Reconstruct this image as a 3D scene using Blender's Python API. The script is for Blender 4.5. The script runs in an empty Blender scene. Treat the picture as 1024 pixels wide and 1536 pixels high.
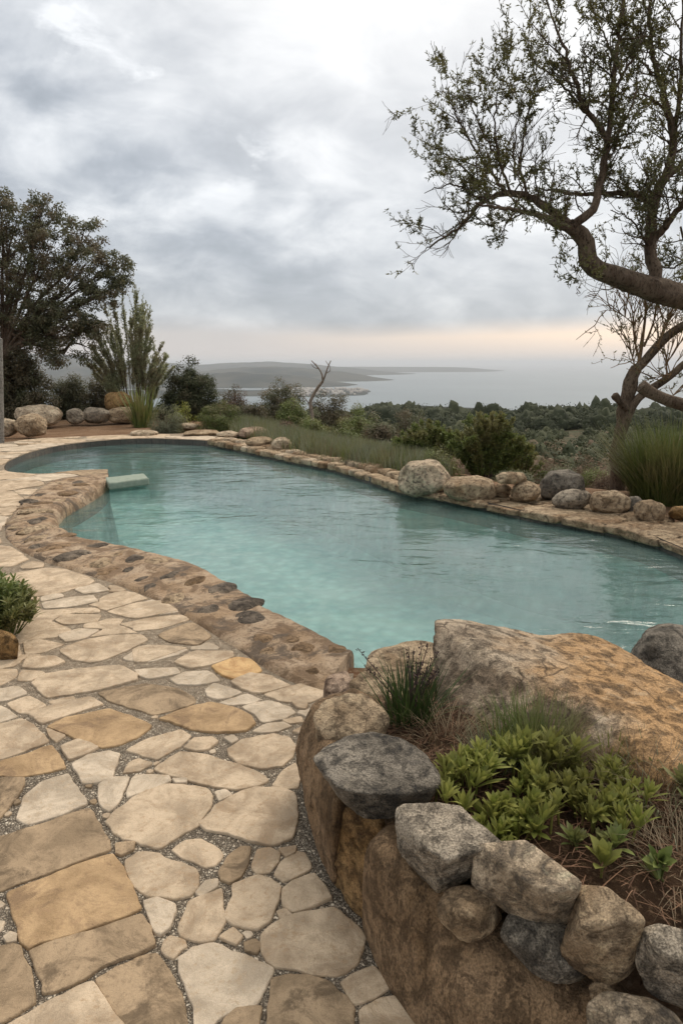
import bpy, bmesh, math, random
import numpy as np
from mathutils import Vector
from mathutils.geometry import tessellate_polygon
random.seed(7); RNG = np.random.default_rng(11)
R = math.radians
sc = bpy.context.scene
COL = sc.collection
HAZE = 0.7e-4; SUN_AZ, SUN_EL, SUN_E = 32.0, 48.0, 1.5; ZEN = 1.9; EXPO = 0.3; SKYOFF = (3.1, 1.7, 0)

# ------------------------------------------------------------------ camera maths
F = 1024.0; H = 1.65; PITCH = math.atan(223/1024)
cp, sp = math.cos(PITCH), math.sin(PITCH)
def ray(x, y):
    a = (x-512)/F; b = (768-y)/F
    return (a, cp+b*sp, -sp+b*cp)
def Pz(x, y, z=0.0):
    d = ray(x, y); t = (z-H)/d[2]; return np.array((d[0]*t, d[1]*t, z))
def Py(x, y, Y):
    d = ray(x, y); t = Y/d[1]; return np.array((d[0]*t, Y, H+d[2]*t))

# ------------------------------------------------------------------ numpy noise
def _hash(ix, iy, iz):
    h = (ix*374761393 + iy*668265263 + iz*1274126177) & 0xFFFFFFFF
    h = ((h ^ (h >> 13)) * 1274126177) & 0xFFFFFFFF
    return ((h ^ (h >> 16)) & 0xFFFF)/65535.0
def vnoise(p):
    p = np.asarray(p, float); i = np.floor(p).astype(np.int64); f = p-i; f = f*f*(3-2*f)
    x, y, z = i[:, 0], i[:, 1], i[:, 2]; r = 0
    for dx in (0, 1):
        wx = f[:, 0] if dx else 1-f[:, 0]
        for dy in (0, 1):
            wy = f[:, 1] if dy else 1-f[:, 1]
            for dz in (0, 1):
                wz = f[:, 2] if dz else 1-f[:, 2]
                r = r + wx*wy*wz*_hash(x+dx, y+dy, z+dz)
    return r*2-1
def fbm(p, octv=4, gain=.5):
    p = np.asarray(p, float); a = 1; s = 0
    for k in range(octv):
        s = s + a*vnoise(p*(2**k)+k*17.3); a *= gain
    return s

# ------------------------------------------------------------------ object helpers
def empty(name, loc=(0, 0, 0)):
    o = bpy.data.objects.new(name, None); COL.objects.link(o); o.location = loc
    o.empty_display_size = .1; return o
def tag(o, label=None, cat=None, group=None, kind=None):
    if label: o['label'] = label
    if cat: o['category'] = cat
    if group: o['group'] = group
    if kind: o['kind'] = kind
    return o
def mesh_obj(name, V, faces, mat, parent=None, loc=None, smooth=True, uv=None):
    """V Nx3 world coordinates; faces: list of (nx3 / nx4 int arrays) or a list of tuples. loc = world origin."""
    V = np.asarray(V, float)
    ploc = np.array(parent.matrix_basis.translation) if parent is not None else np.zeros(3)
    if loc is None: loc = ploc if parent is not None else np.zeros(3)
    loc = np.asarray(loc, float)
    me = bpy.data.meshes.new(name)
    if isinstance(faces, np.ndarray): faces = [faces]
    if len(faces) and isinstance(faces[0], np.ndarray):
        idx = np.concatenate([f.ravel() for f in faces]); tot = np.concatenate([np.full(len(f), f.shape[1]) for f in faces])
    else:
        idx = np.array([i for f in faces for i in f]); tot = np.array([len(f) for f in faces])
    me.vertices.add(len(V)); me.vertices.foreach_set('co', (V-loc).ravel())
    me.loops.add(len(idx)); me.loops.foreach_set('vertex_index', idx.astype(np.int32))
    me.polygons.add(len(tot))
    st = np.concatenate([[0], np.cumsum(tot)[:-1]])
    me.polygons.foreach_set('loop_start', st.astype(np.int32)); me.polygons.foreach_set('loop_total', tot.astype(np.int32))
    me.polygons.foreach_set('use_smooth', np.full(len(tot), smooth))
    me.update(calc_edges=True); me.validate()
    me.materials.append(mat)
    o = bpy.data.objects.new(name, me); COL.objects.link(o)
    if parent is not None:
        o.parent = parent; o.location = loc-ploc
    else: o.location = loc
    return o

# ------------------------------------------------------------------ materials
class NT:
    def __init__(s, name, disp=False):
        s.m = bpy.data.materials.new(name); s.m.use_nodes = True
        s.t = s.m.node_tree; s.t.nodes.clear()
        s.out = s.n('ShaderNodeOutputMaterial')
    def n(s, typ, **kw):
        nd = s.t.nodes.new(typ)
        for k, v in kw.items():
            if k.startswith('i_'): nd.inputs[k[2:].replace('_', ' ')].default_value = v
            else: setattr(nd, k, v)
        return nd
    def l(s, a, b): s.t.links.new(a, b)
    def noise(s, vec, scale, detail=4, rough=.55, dist=0):
        nd = s.n('ShaderNodeTexNoise'); nd.inputs['Scale'].default_value = scale
        nd.inputs['Detail'].default_value = detail; nd.inputs['Roughness'].default_value = rough
        nd.inputs['Distortion'].default_value = dist
        if vec is not None: s.l(vec, nd.inputs['Vector'])
        return nd.outputs['Fac']
    def ramp(s, fac, *stops):
        nd = s.n('ShaderNodeValToRGB'); e = nd.color_ramp.elements
        while len(e) < len(stops): e.new(.5)
        for q, (p, c) in zip(e, stops):
            q.position = p; q.color = (c, c, c, 1) if isinstance(c, (int, float)) else (*c, 1)
        s.l(fac, nd.inputs[0]); return nd.outputs[0]
    def mix(s, fac, a, b, mode='MIX'):
        nd = s.n('ShaderNodeMix', data_type='RGBA', blend_type=mode)
        for sock, v in ((nd.inputs[0], fac), (nd.inputs[6], a), (nd.inputs[7], b)):
            if isinstance(v, (int, float)): sock.default_value = v if sock == nd.inputs[0] else (v, v, v, 1)
            elif isinstance(v, tuple): sock.default_value = (*v, 1)
            else: s.l(v, sock)
        return nd.outputs[2]
    def math(s, op, a, b=0.0, clamp=False):
        nd = s.n('ShaderNodeMath', operation=op, use_clamp=clamp)
        for sock, v in ((nd.inputs[0], a), (nd.inputs[1], b)):
            if isinstance(v, (int, float)): sock.default_value = v
            else: s.l(v, sock)
        return nd.outputs[0]
    def vmath(s, op, a, b):
        nd = s.n('ShaderNodeVectorMath', operation=op)
        for sock, v in ((nd.inputs[0], a), (nd.inputs[1], b)):
            if isinstance(v, tuple): sock.default_value = v
            else: s.l(v, sock)
        return nd.outputs[0]
    def bump(s, h, strength, dist, prev=None):
        nd = s.n('ShaderNodeBump'); nd.inputs['Strength'].default_value = strength; nd.inputs['Distance'].default_value = dist
        s.l(h, nd.inputs['Height'])
        if prev is not None: s.l(prev, nd.inputs['Normal'])
        return nd.outputs[0]
    def bsdf(s, col, rough=.85, normal=None, spec=.3):
        b = s.n('ShaderNodeBsdfPrincipled'); b.inputs['Specular IOR Level'].default_value = spec
        if isinstance(col, tuple): b.inputs['Base Color'].default_value = (*col, 1)
        else: s.l(col, b.inputs['Base Color'])
        if isinstance(rough, (int, float)): b.inputs['Roughness'].default_value = rough
        else: s.l(rough, b.inputs['Roughness'])
        if normal is not None: s.l(normal, b.inputs['Normal'])
        return b
    def done(s, sh): s.l(sh, s.out.inputs['Surface']); return s.m

def obj_coords(t):
    tc = t.n('ShaderNodeTexCoord'); oi = t.n('ShaderNodeObjectInfo')
    mu = t.vmath('SCALE', tc.outputs['Object'], (0, 0, 0)); mu.node.inputs['Scale'].default_value = 1
    k = t.math('MULTIPLY', oi.outputs['Random'], 37.0)
    cb = t.n('ShaderNodeCombineXYZ'); t.l(k, cb.inputs[0]); t.l(k, cb.inputs[1])
    return t.vmath('ADD', tc.outputs['Object'], cb.outputs[0]), oi.outputs['Random']

def rock_mat(name, c1, c2, dark, stain=None, s=1.0, stain_lo=.5, speck=.5, bumpd=.017, crack=.5, mott=1., stain_amt=.85, zs=1., xg=False):
    """layered stone: broad tone, stain patches, mineral speckle, dark pits and fissures"""
    t = NT(name); v, rnd = obj_coords(t); tco = [n_ for n_ in t.t.nodes if n_.type == 'TEX_COORD'][0].outputs['Object']
    if zs != 1.:
        mp_ = t.n('ShaderNodeMapping'); mp_.inputs['Scale'].default_value = (1, 1, zs); t.l(v, mp_.inputs[0]); v = mp_.outputs[0]
    base = t.mix(t.ramp(t.noise(v, 4.0*s, 7, .66, .5), (.40, 0.), (.60, 1.)), tuple(q*.72 for q in c1), tuple(min(.7, q*1.12) for q in c2))
    if stain: base = t.mix(t.ramp(t.noise(v, 2.1*s, 5, .62, .8), (stain_lo, 0.), (stain_lo+.16, stain_amt)), base, stain)
    if xg:
        sx_ = t.n('ShaderNodeSeparateXYZ'); t.l(tco, sx_.inputs[0]); e_ = t.math('ADD', t.math('ADD', t.math('MULTIPLY', sx_.outputs[0], .9), t.math('MULTIPLY', sx_.outputs[2], .9)), t.math('MULTIPLY', t.noise(v, 3., 6, .65), 1.1))
        base = t.mix(t.ramp(e_, (.42, 0.), (.72, .85)), base, stain)
    n1 = t.noise(v, 22*s, 8, .74, .4)
    base = t.mix(t.ramp(n1, (.36, .85*mott), (.475, 0.)), base, dark)
    base = t.mix(t.ramp(t.noise(v, 6.5*s, 8, .74, .6), (.35, .6*mott), (.45, 0.)), base, tuple(q*1.6 for q in dark))
    lich = t.ramp(t.noise(v, 11*s, 8, .76, .4), (.55, 0.), (.66, .5*mott))
    base = t.mix(lich, base, (min(.6, c2[0]*1.3+.03), min(.6, c2[1]*1.3+.02), min(.6, c2[2]*1.25+.01)))
    sp = t.noise(v, 210*s, 2, .6)
    base = t.mix(speck, base, t.mix(1., base, t.ramp(sp, (.36, .45), (.5, 1.), (.66, 1.55)), 'MULTIPLY'))
    vr = t.n('ShaderNodeTexVoronoi', feature='DISTANCE_TO_EDGE'); vr.inputs['Scale'].default_value = 4.3*s
    wv = t.vmath('ADD', v, t.vmath('SCALE', t.n('ShaderNodeTexNoise').outputs['Color'], (0, 0, 0)))
    nz = wv.node.inputs[1].links[0].from_node; nz.inputs['Scale'].default_value = .22
    nn = nz.inputs[0].links[0].from_node; nn.inputs['Scale'].default_value = 5*s; t.l(v, nn.inputs['Vector'])
    t.l(wv, vr.inputs['Vector'])
    fis = t.math('MULTIPLY', t.ramp(vr.outputs['Distance'], (0., 1.), (.022, 0.)), t.ramp(t.noise(v, 2.7*s, 3), (.52, 0.), (.62, crack)))
    base = t.mix(fis, base, dark)
    h = t.math('ADD', t.math('MULTIPLY', t.noise(v, 14*s, 9, .68, .3), 1.), t.math('MULTIPLY', t.noise(v, 90*s, 4, .7), .22))
    h = t.math('SUBTRACT', h, t.math('MULTIPLY', fis, .25)); h = t.math('ADD', h, t.math('MULTIPLY', t.ramp(n1, (.36, 0.), (.5, 1.)), .35))
    nb = t.bump(h, .9, bumpd*2.2)
    return t.done(t.bsdf(base, .88, nb, .25).outputs[0])

M = {}
M['granite'] = rock_mat('granite_grey', (.25, .205, .155), (.36, .305, .235), (.065, .055, .043), speck=.8, crack=.3)
M['darkgrey'] = rock_mat('stone_dark_grey', (.16, .138, .11), (.24, .21, .17), (.04, .037, .034), stain=(.20, .17, .13), stain_lo=.6, speck=.75, crack=.3)
M['tan'] = rock_mat('stone_tan', (.36, .255, .155), (.45, .345, .23), (.10, .065, .04), stain=(.30, .19, .10), stain_lo=.58)
M['palegrey'] = rock_mat('stone_pale', (.44, .335, .225), (.53, .425, .305), (.10, .085, .07), stain=(.33, .24, .15), stain_lo=.62)
M['ochre'] = rock_mat('stone_ochre', (.27, .155, .055), (.35, .22, .10), (.06, .035, .018), stain=(.17, .10, .05), stain_lo=.55)
M['brown'] = rock_mat('stone_brown', (.20, .125, .065), (.27, .18, .105), (.07, .042, .022), stain=(.26, .18, .115), stain_lo=.52, s=1.0, mott=.5, speck=.6, stain_amt=.40, zs=.6, crack=.4)
M['boulder'] = rock_mat('boulder_mottled', (.30, .225, .155), (.42, .34, .25), (.06, .042, .028), stain=(.46, .275, .125), stain_lo=.56, s=.85, mott=.9, xg=True, bumpd=.018, crack=.8)
M['cobble_dark'] = rock_mat('cobble_dark', (.115, .09, .068), (.175, .14, .105), (.04, .032, .025), speck=.6, crack=.1)
M['pink'] = rock_mat('stone_pinkish', (.34, .23, .16), (.42, .31, .23), (.10, .06, .04))
M['coping'] = rock_mat('coping_stone', (.34, .24, .145), (.42, .32, .21), (.09, .06, .035), stain=(.21, .125, .065), stain_lo=.52)

def flag_mat(name, c1, c2, dark, amt=.5):
    t = NT(name); g = t.n('ShaderNodeNewGeometry'); v = g.outputs['Position']; rnd = g.outputs['Random Per Island']
    base = t.mix(rnd, c1, c2)
    base = t.mix(t.ramp(t.noise(v, 6, 6, .65, .6), (.40, 0.), (.60, .9)), base, tuple(q*.66 for q in c1))
    st = t.ramp(t.noise(v, 4.6, 9, .72, 1.2), (.50, 0.), (.61, amt))
    base = t.mix(st, base, dark)
    base = t.mix(t.ramp(t.noise(v, 45, 6, .75), (.33, .7), (.47, 0.)), base, tuple(q*1.5 for q in dark))
    base = t.mix(.35, base, t.mix(1., base, t.ramp(t.noise(v, 420, 2), (.35, .6), (.65, 1.35)), 'MULTIPLY'))
    h = t.math('ADD', t.math('ADD', t.noise(v, 16, 9, .66, .5), t.math('MULTIPLY', t.ramp(t.noise(v, 7, 6, .6, 1.), (.49, 0.), (.51, 1.)), .10)), t.math('MULTIPLY', t.noise(v, 120, 3, .6), .2))
    return t.done(t.bsdf(base, .8, t.bump(h, .75, .013), .3).outputs[0])
M['flag'] = flag_mat('flagstone_cream', (.50, .385, .265), (.60, .48, .345), (.23, .155, .09), .5)
M['flag_brown'] = flag_mat('flagstone_brown', (.34, .245, .15), (.42, .31, .20), (.12, .085, .052), .9)
M['flag_ochre'] = flag_mat('flagstone_ochre', (.43, .285, .15), (.47, .33, .19), (.20, .13, .075), .8)
M['flag_orange'] = flag_mat('flagstone_orange', (.60, .38, .17), (.62, .43, .22), (.30, .15, .06), .6)
M['flag_pale'] = flag_mat('flagstone_pale', (.54, .44, .325), (.62, .52, .40), (.26, .19, .12), .4)

def gravel_mat():
    t = NT('joint_gravel'); v = t.n('ShaderNodeNewGeometry').outputs['Position']
    cols = None
    vs = []
    for sc_ in (75, 150):
        a = t.n('ShaderNodeTexVoronoi', feature='F1'); a.inputs['Scale'].default_value = sc_; t.l(v, a.inputs['Vector'])
        e = t.n('ShaderNodeTexVoronoi', feature='DISTANCE_TO_EDGE'); e.inputs['Scale'].default_value = sc_; t.l(v, e.inputs['Vector'])
        vs.append((a, e))
    pick = t.ramp(t.noise(v, 38, 2), (.47, 0.), (.52, 1.))
    sep = [t.n('ShaderNodeSeparateColor') for _ in vs]
    for s_, (a, e) in zip(sep, vs): t.l(a.outputs['Color'], s_.inputs[0])
    r = t.mix(pick, sep[0].outputs[0], sep[1].outputs[0])
    col = t.ramp(r, (0., (.14, .115, .085)), (.35, (.31, .26, .20)), (.7, (.48, .41, .32)), (1., (.62, .55, .44)))
    e0 = t.ramp(vs[0][1].outputs['Distance'], (.02, 0.), (.22, 1.)); e1 = t.ramp(vs[1][1].outputs['Distance'], (.02, 0.), (.25, 1.))
    e = t.mix(pick, e0, e1)
    col = t.mix(t.ramp(e, (.0, 1.), (.5, 0.)), col, (.10, .08, .06))
    sp_ = t.n('ShaderNodeSeparateXYZ'); t.l(v, sp_.inputs[0]); mr = t.n('ShaderNodeMapRange'); mr.inputs[1].default_value = 2.4; mr.inputs[2].default_value = 3.6; t.l(sp_.outputs[1], mr.inputs[0])
    sand = t.mix(t.ramp(t.noise(v, 30, 6, .75), (.4, 0.), (.6, 1.)), (.30, .23, .16), (.48, .39, .29)); col = t.mix(t.math('MULTIPLY', mr.outputs[0], .85), col, sand)
    nb = t.bump(e, 1., .007)
    return t.done(t.bsdf(col, .9, nb, .2).outputs[0])
M['gravel'] = gravel_mat()

def soil_mat(name, a, b, c):
    t = NT(name); v = t.n('ShaderNodeNewGeometry').outputs['Position']
    col = t.mix(t.ramp(t.noise(v, 5, 6, .7), (.35, 0.), (.65, 1.)), a, b)
    col = t.mix(t.ramp(t.noise(v, 60, 4, .7), (.52, 0.), (.62, 1.)), col, c)
    return t.done(t.bsdf(col, .95, t.bump(t.noise(v, 45, 8, .75), 1., .03), .1).outputs[0])
M['soil'] = soil_mat('planter_soil', (.045, .028, .018), (.085, .05, .03), (.14, .09, .055))

def ground_mat():
    t = NT('hillside_ground'); v = t.n('ShaderNodeNewGeometry').outputs['Position']
    ln = t.n('ShaderNodeVectorMath', operation='LENGTH'); t.l(v, ln.inputs[0]); d = ln.outputs['Value']
    near = t.mix(t.ramp(t.noise(v, 1.6, 7, .7), (.38, 0.), (.62, 1.)), (.135, .075, .042), (.22, .14, .085))
    near = t.mix(t.ramp(t.noise(v, 30, 5, .75), (.5, 0.), (.66, .7)), near, (.30, .22, .15))
    mid = t.mix(t.ramp(t.noise(v, .16, 8, .7), (.40, 0.), (.60, 1.)), (.045, .055, .028), (.12, .085, .055))
    mid = t.mix(t.ramp(t.noise(v, 1.3, 6, .7), (.42, .7), (.60, 0.)), mid, (.035, .042, .022))
    far = t.mix(t.ramp(t.noise(v, .0035, 8, .65), (.42, 0.), (.58, 1.)), (.014, .022, .018), (.055, .055, .042))
    f1 = t.n('ShaderNodeMapRange'); f1.inputs[1].default_value = 21; f1.inputs[2].default_value = 27; t.l(d, f1.inputs[0])
    f2 = t.n('ShaderNodeMapRange'); f2.inputs[1].default_value = 300; f2.inputs[2].default_value = 900; t.l(d, f2.inputs[0])
    col = t.mix(f2.outputs[0], t.mix(f1.outputs[0], near, mid), far)
    return t.done(t.bsdf(col, .95, t.bump(t.noise(v, 12, 8, .7), .8, .04), .1).outputs[0])
M['ground'] = ground_mat()

def leaf_mat(name, a, b, c=None, trans=.3, rough=.5, clump=0.):
    t = NT(name); g = t.n('ShaderNodeNewGeometry')
    f_ = g.outputs['Random Per Island']
    if clump: f_ = t.math('ADD', t.math('MULTIPLY', f_, .25), t.math('MULTIPLY', t.ramp(t.noise(g.outputs['Position'], clump, 4), (.35, 0.), (.65, 1.)), .75))
    col = t.mix(f_, a, b)
    if c: col = t.mix(t.ramp(t.noise(g.outputs['Position'], 1.7, 3), (.48, 0.), (.60, .85)), col, c)
    p = t.bsdf(col, rough, None, .35); tr = t.n('ShaderNodeBsdfTranslucent'); t.l(col, tr.inputs[0])
    mx = t.n('ShaderNodeMixShader'); mx.inputs[0].default_value = trans
    t.l(p.outputs[0], mx.inputs[1]); t.l(tr.outputs[0], mx.inputs[2])
    return t.done(mx.outputs[0])
M['leaf_olive'] = leaf_mat('leaf_olive', (.08, .083, .036), (.15, .15, .065), (.18, .17, .055))
M['leaf_dark'] = leaf_mat('leaf_dark_oak', (.09, .098, .052), (.17, .17, .095), (.19, .15, .10), .4)
M['leaf_brown'] = leaf_mat('leaf_brownish', (.085, .075, .042), (.16, .13, .075), (.085, .095, .045), .35)
M['leaf_deep'] = leaf_mat('leaf_deep_green', (.05, .062, .032), (.10, .11, .055), (.085, .075, .04), .35, .75)
M['leaf_green'] = leaf_mat('leaf_mid_green', (.11, .145, .04), (.20, .235, .07), (.21, .19, .08))
M['leaf_silver'] = leaf_mat('leaf_silver_green', (.28, .30, .17), (.42, .43, .26), (.33, .29, .18), .45)
M['leaf_bright'] = leaf_mat('leaf_bright', (.15, .18, .035), (.35, .35, .095), (.17, .165, .045), .35, .6)
M['grass_green'] = leaf_mat('grass_green', (.085, .11, .03), (.16, .19, .055), (.19, .17, .075))
M['grass_dark'] = leaf_mat('grass_dark', (.025, .045, .012), (.07, .10, .03))
M['grass_grey'] = leaf_mat('grass_greygreen', (.14, .155, .10), (.25, .26, .175), (.20, .20, .10), .4, .7)
M['grass_dry'] = leaf_mat('grass_dry', (.17, .12, .07), (.32, .25, .16), (.10, .065, .04), .2, .7)
M['heather'] = leaf_mat('heather_brown', (.12, .08, .055), (.21, .15, .105), (.11, .10, .055), .2, .9, .8)
M['wood_leaf'] = leaf_mat('far_wood_leaf', (.03, .038, .022), (.06, .068, .036), None, .15, .95, .12)
M['flower'] = leaf_mat('flower_head', (.03, .016, .016), (.08, .05, .045), None, .1, .8)
M['scrub'] = leaf_mat('scrub_leaf', (.035, .045, .022), (.085, .09, .045), None, .15, .9, .35)
M['mulch'] = leaf_mat('mulch_strand', (.06, .03, .018), (.20, .115, .065), (.13, .065, .035), .05, .85)

def bark_mat(name, a, b, dark):
    t = NT(name); tc = t.n('ShaderNodeTexCoord'); mp = t.n('ShaderNodeMapping'); mp.inputs['Scale'].default_value = (1, 1, .45)
    t.l(tc.outputs['Object'], mp.inputs[0]); v = mp.outputs[0]
    col = t.mix(t.ramp(t.noise(v, 7, 6, .7), (.38, 0.), (.62, 1.)), a, b)
    col = t.mix(t.ramp(t.noise(v, 42, 6, .75), (.36, 1.), (.5, 0.)), col, dark)
    h = t.noise(v, 34, 8, .75, .6)
    return t.done(t.bsdf(col, .9, t.bump(h, 1., .03), .15).outputs[0])
M['bark'] = bark_mat('bark_grey_brown', (.10, .07, .05), (.19, .145, .105), (.035, .025, .018))
M['bark_warm'] = bark_mat('bark_warm', (.20, .12, .06), (.28, .19, .11), (.06, .04, .025))
M['bark_dead'] = bark_mat('bark_dead', (.22, .17, .13), (.33, .27, .22), (.10, .07, .05))
M['wood_grey'] = bark_mat('weathered_post', (.22, .20, .18), (.33, .31, .28), (.10, .09, .08))

def rim_mat():
    t = NT('rock_rim'); v = t.n('ShaderNodeNewGeometry').outputs['Position']
    base = t.mix(t.ramp(t.noise(v, 3.0, 6, .65, .5), (.38, 0.), (.62, 1.)), (.33, .225, .135), (.43, .325, .225))
    base = t.mix(t.ramp(t.noise(v, 5.5, 7, .7, .8), (.46, 0.), (.57, .9)), base, (.17, .11, .065))
    base = t.mix(t.ramp(t.noise(v, 2.6, 8, .74, 1.), (.53, 0.), (.61, .7)), base, (.10, .075, .055))
    base = t.mix(t.ramp(t.noise(v, 2.6, 8, .74, 1.), (.53, 0.), (.61, .7)), base, (.10, .075, .055))
    base = t.mix(t.ramp(t.noise(v, 60, 5, .75), (.34, .75), (.48, 0.)), base, (.09, .06, .035))
    # waterline stain on the pool side
    h = t.math('ADD', t.noise(v, 12, 9, .7), t.math('MULTIPLY', t.noise(v, 95, 4, .7), .3))
    return t.done(t.bsdf(base, .85, t.bump(h, .9, .025), .3).outputs[0])
M['rim'] = rim_mat()

def basin_mat():
    t = NT('pool_plaster'); v = t.n('ShaderNodeNewGeometry').outputs['Position']
    a = t.mix(t.ramp(t.noise(v, 2.2, 6, .6, .6), (.35, 0.), (.65, 1.)), (.28, .48, .46), (.58, .72, .68))
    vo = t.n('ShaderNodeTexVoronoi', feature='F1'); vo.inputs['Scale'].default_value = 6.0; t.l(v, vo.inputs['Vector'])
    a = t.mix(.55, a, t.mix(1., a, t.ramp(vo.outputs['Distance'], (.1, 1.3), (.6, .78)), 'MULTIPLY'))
    return t.done(t.bsdf(a, .8, None, .2).outputs[0])
M['basin'] = basin_mat()
def tile_mat():
    t = NT('waterline_tiles'); v = t.n('ShaderNodeNewGeometry').outputs['Position']
    uvn = t.n('ShaderNodeUVMap')
    br = t.n('ShaderNodeTexBrick'); br.inputs['Scale'].default_value = 1.; br.inputs['Brick Width'].default_value = .34; br.inputs['Row Height'].default_value = .2
    br.inputs['Mortar Size'].default_value = .008
    t.l(uvn.outputs[0], br.inputs['Vector'])
    c = t.mix(t.ramp(t.noise(v, 1.1, 4), (.4, 0.), (.6, 1.)), (.075, .068, .06), (.16, .125, .10))
    c = t.mix(t.ramp(t.noise(v, 22, 6, .7), (.4, .8), (.6, 0.)), c, (.05, .045, .04))
    c = t.mix(br.outputs['Fac'], c, (.025, .022, .02))
    return t.done(t.bsdf(c, .6, t.bump(t.noise(v, 30, 6, .7), .7, .012), .4).outputs[0])
M['tile'] = tile_mat()

def water_mat():
    t = NT('pool_water'); v = t.n('ShaderNodeNewGeometry').outputs['Position']
    mp = t.n('ShaderNodeMapping'); mp.inputs['Scale'].default_value = (.8, 1.5, 1); mp.inputs['Rotation'].default_value = (0, 0, R(8)); t.l(v, mp.inputs[0])
    wind = t.ramp(t.noise(v, .5, 3, .5), (.38, .3), (.62, 1.))
    h = t.math('ADD', t.math('MULTIPLY', t.noise(mp.outputs[0], 2.4, 3, .5, .5), 1.), t.math('MULTIPLY', t.noise(mp.outputs[0], 7., 3, .5, .8), .30))
    h = t.math('ADD', h, t.math('MULTIPLY', t.noise(mp.outputs[0], 22, 2, .5, .5), .04))
    h = t.math('MULTIPLY', h, wind)
    nb = t.bump(h, 1., .030)
    gl = t.n('ShaderNodeBsdfGlossy'); gl.inputs['Roughness'].default_value = .04; t.l(nb, gl.inputs['Normal'])
    tr = t.n('ShaderNodeBsdfTransparent'); tr.inputs[0].default_value = (.76, .92, .905, 1)
    di = t.n('ShaderNodeBsdfDiffuse')
    dc = t.mix(t.ramp(t.noise(v, .9, 5, .6, .5), (.35, 0.), (.65, 1.)), (.24, .44, .42), (.42, .58, .55)); t.l(dc, di.inputs[0])
    m1 = t.n('ShaderNodeMixShader'); m1.inputs[0].default_value = .20; t.l(tr.outputs[0], m1.inputs[1]); t.l(di.outputs[0], m1.inputs[2])
    fr = t.n('ShaderNodeFresnel'); fr.inputs[0].default_value = 1.45; t.l(nb, fr.inputs['Normal'])
    m2 = t.n('ShaderNodeMixShader'); t.l(fr.outputs[0], m2.inputs[0]); t.l(m1.outputs[0], m2.inputs[1]); t.l(gl.outputs[0], m2.inputs[2])
    return t.done(m2.outputs[0])
M['water'] = water_mat()
def sea_mat():
    t = NT('sea'); v = t.n('ShaderNodeNewGeometry').outputs['Position']
    c = t.mix(t.ramp(t.noise(v, .0012, 6, .6), (.4, 0.), (.6, 1.)), (.045, .075, .085), (.075, .11, .12))
    b = t.bsdf(c, .32, t.bump(t.noise(v, .05, 6, .7), .5, 3.), .5)
    return t.done(b.outputs[0])
M['sea'] = sea_mat()
def simple_mat(name, a, b, sc_=20, bd=.004, rough=.8):
    t = NT(name); tc = t.n('ShaderNodeTexCoord'); v = tc.outputs['Object']
    return t.done(t.bsdf(t.mix(t.ramp(t.noise(v, sc_, 5, .65), (.35, 0.), (.65, 1.)), a, b), rough, t.bump(t.noise(v, sc_*3, 5, .7), .6, bd), .3).outputs[0])
M['board'] = simple_mat('mint_slab', (.20, .245, .20), (.28, .32, .265), 14, .01)
M['town'] = simple_mat('town_wall', (.30, .27, .24), (.45, .41, .37), .02, .01)

# ------------------------------------------------------------------ terrain
T = np.array([(-18, -6), (-18, 25.5), (-4.4, 24.5), (-2.0, 16.4), (1.6, 10.5), (3.9, 9.2), (5.3, 6.5), (6.2, 3), (6, -6)], float)
def poly_dist(x, y, P):
    """signed distance, negative inside"""
    x = np.asarray(x, float); y = np.asarray(y, float)
    d = np.full(x.shape, 1e9); ins = np.zeros(x.shape, bool); n = len(P)
    for i in range(n):
        x0, y0 = P[i]; x1, y1 = P[(i+1) % n]; ex, ey = x1-x0, y1-y0
        tt = np.clip(((x-x0)*ex+(y-y0)*ey)/(ex*ex+ey*ey+1e-12), 0, 1)
        d = np.minimum(d, (x-x0-tt*ex)**2+(y-y0-tt*ey)**2)
        c = ((y0 > y) != (y1 > y)) & (x < (x1-x0)*(y-y0)/((y1-y0)+1e-12)+x0); ins ^= c
    d = np.sqrt(d); return np.where(ins, -d, d)
PE = np.array([-1e3, 0, 1.5, 5, 11, 30, 60, 120, 200, 300, 420, 900, 1500, 1e6])
PH = np.array([-.07, -.07, -.35, -1.25, -2.3, -4.6, -7.2, -11.5, -17, -24.5, -48, -150, -168, -168])
def gz(x, y):
    x = np.atleast_1d(np.asarray(x, float)); y = np.atleast_1d(np.asarray(y, float))
    e = poly_dist(x, y, T); h = np.interp(e, PE, PH)
    d = np.hypot(x, y); P = np.stack([x, y, 0*x], 1)
    h = h+np.where(e > 0, np.clip(e/12, 0, 1), 0)*fbm(P*.12, 3)*.35+np.clip((e-30)/120, 0, 1)*fbm(P*.018, 4)*2.2*np.clip(1-(e-400)/400, 0, 1)
    h = h+.02*fbm(P*1.7, 3)*(e < 20)
    yy = np.maximum(y, 1.); u = 512+1024*x/yy*.977   # bearing in photo columns, only used to place the far headlands
    front = (y > 1)
    def land(d0, w, top, u0, u1, soft, nsc, namp):
        g = 1/(1+np.exp(-(u-u0)/soft))*1/(1+np.exp((u-u1)/soft))
        k = np.exp(-((d-d0)/w)**2)
        return np.where(front, -172+(top+172)*g*k+fbm(P*nsc, 4)*namp*g*k, -400)
    h = np.maximum(h, land(1000, 210, -57, 545, 770, 12, .004, 5))
    h = np.maximum(h, land(3700, 900, -142, -900, 575, 14, .002, 5))
    h = np.maximum(h, land(5000, 500, -88, -900, 500, 30, .0022, 34))
    h = np.maximum(h, land(6600, 600, -58, -900, 548, 26, .0016, 40))
    h = np.maximum(h, land(10500, 1300, -2, -900, 540, 40, .0010, 45))
    h = np.maximum(h, land(15000, 2200, -75, -900, 720, 20, .0004, 14))
    h = np.maximum(h, land(8500, 1300, 110, -900, 190, 30, .0006, 22))
    return h

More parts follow.
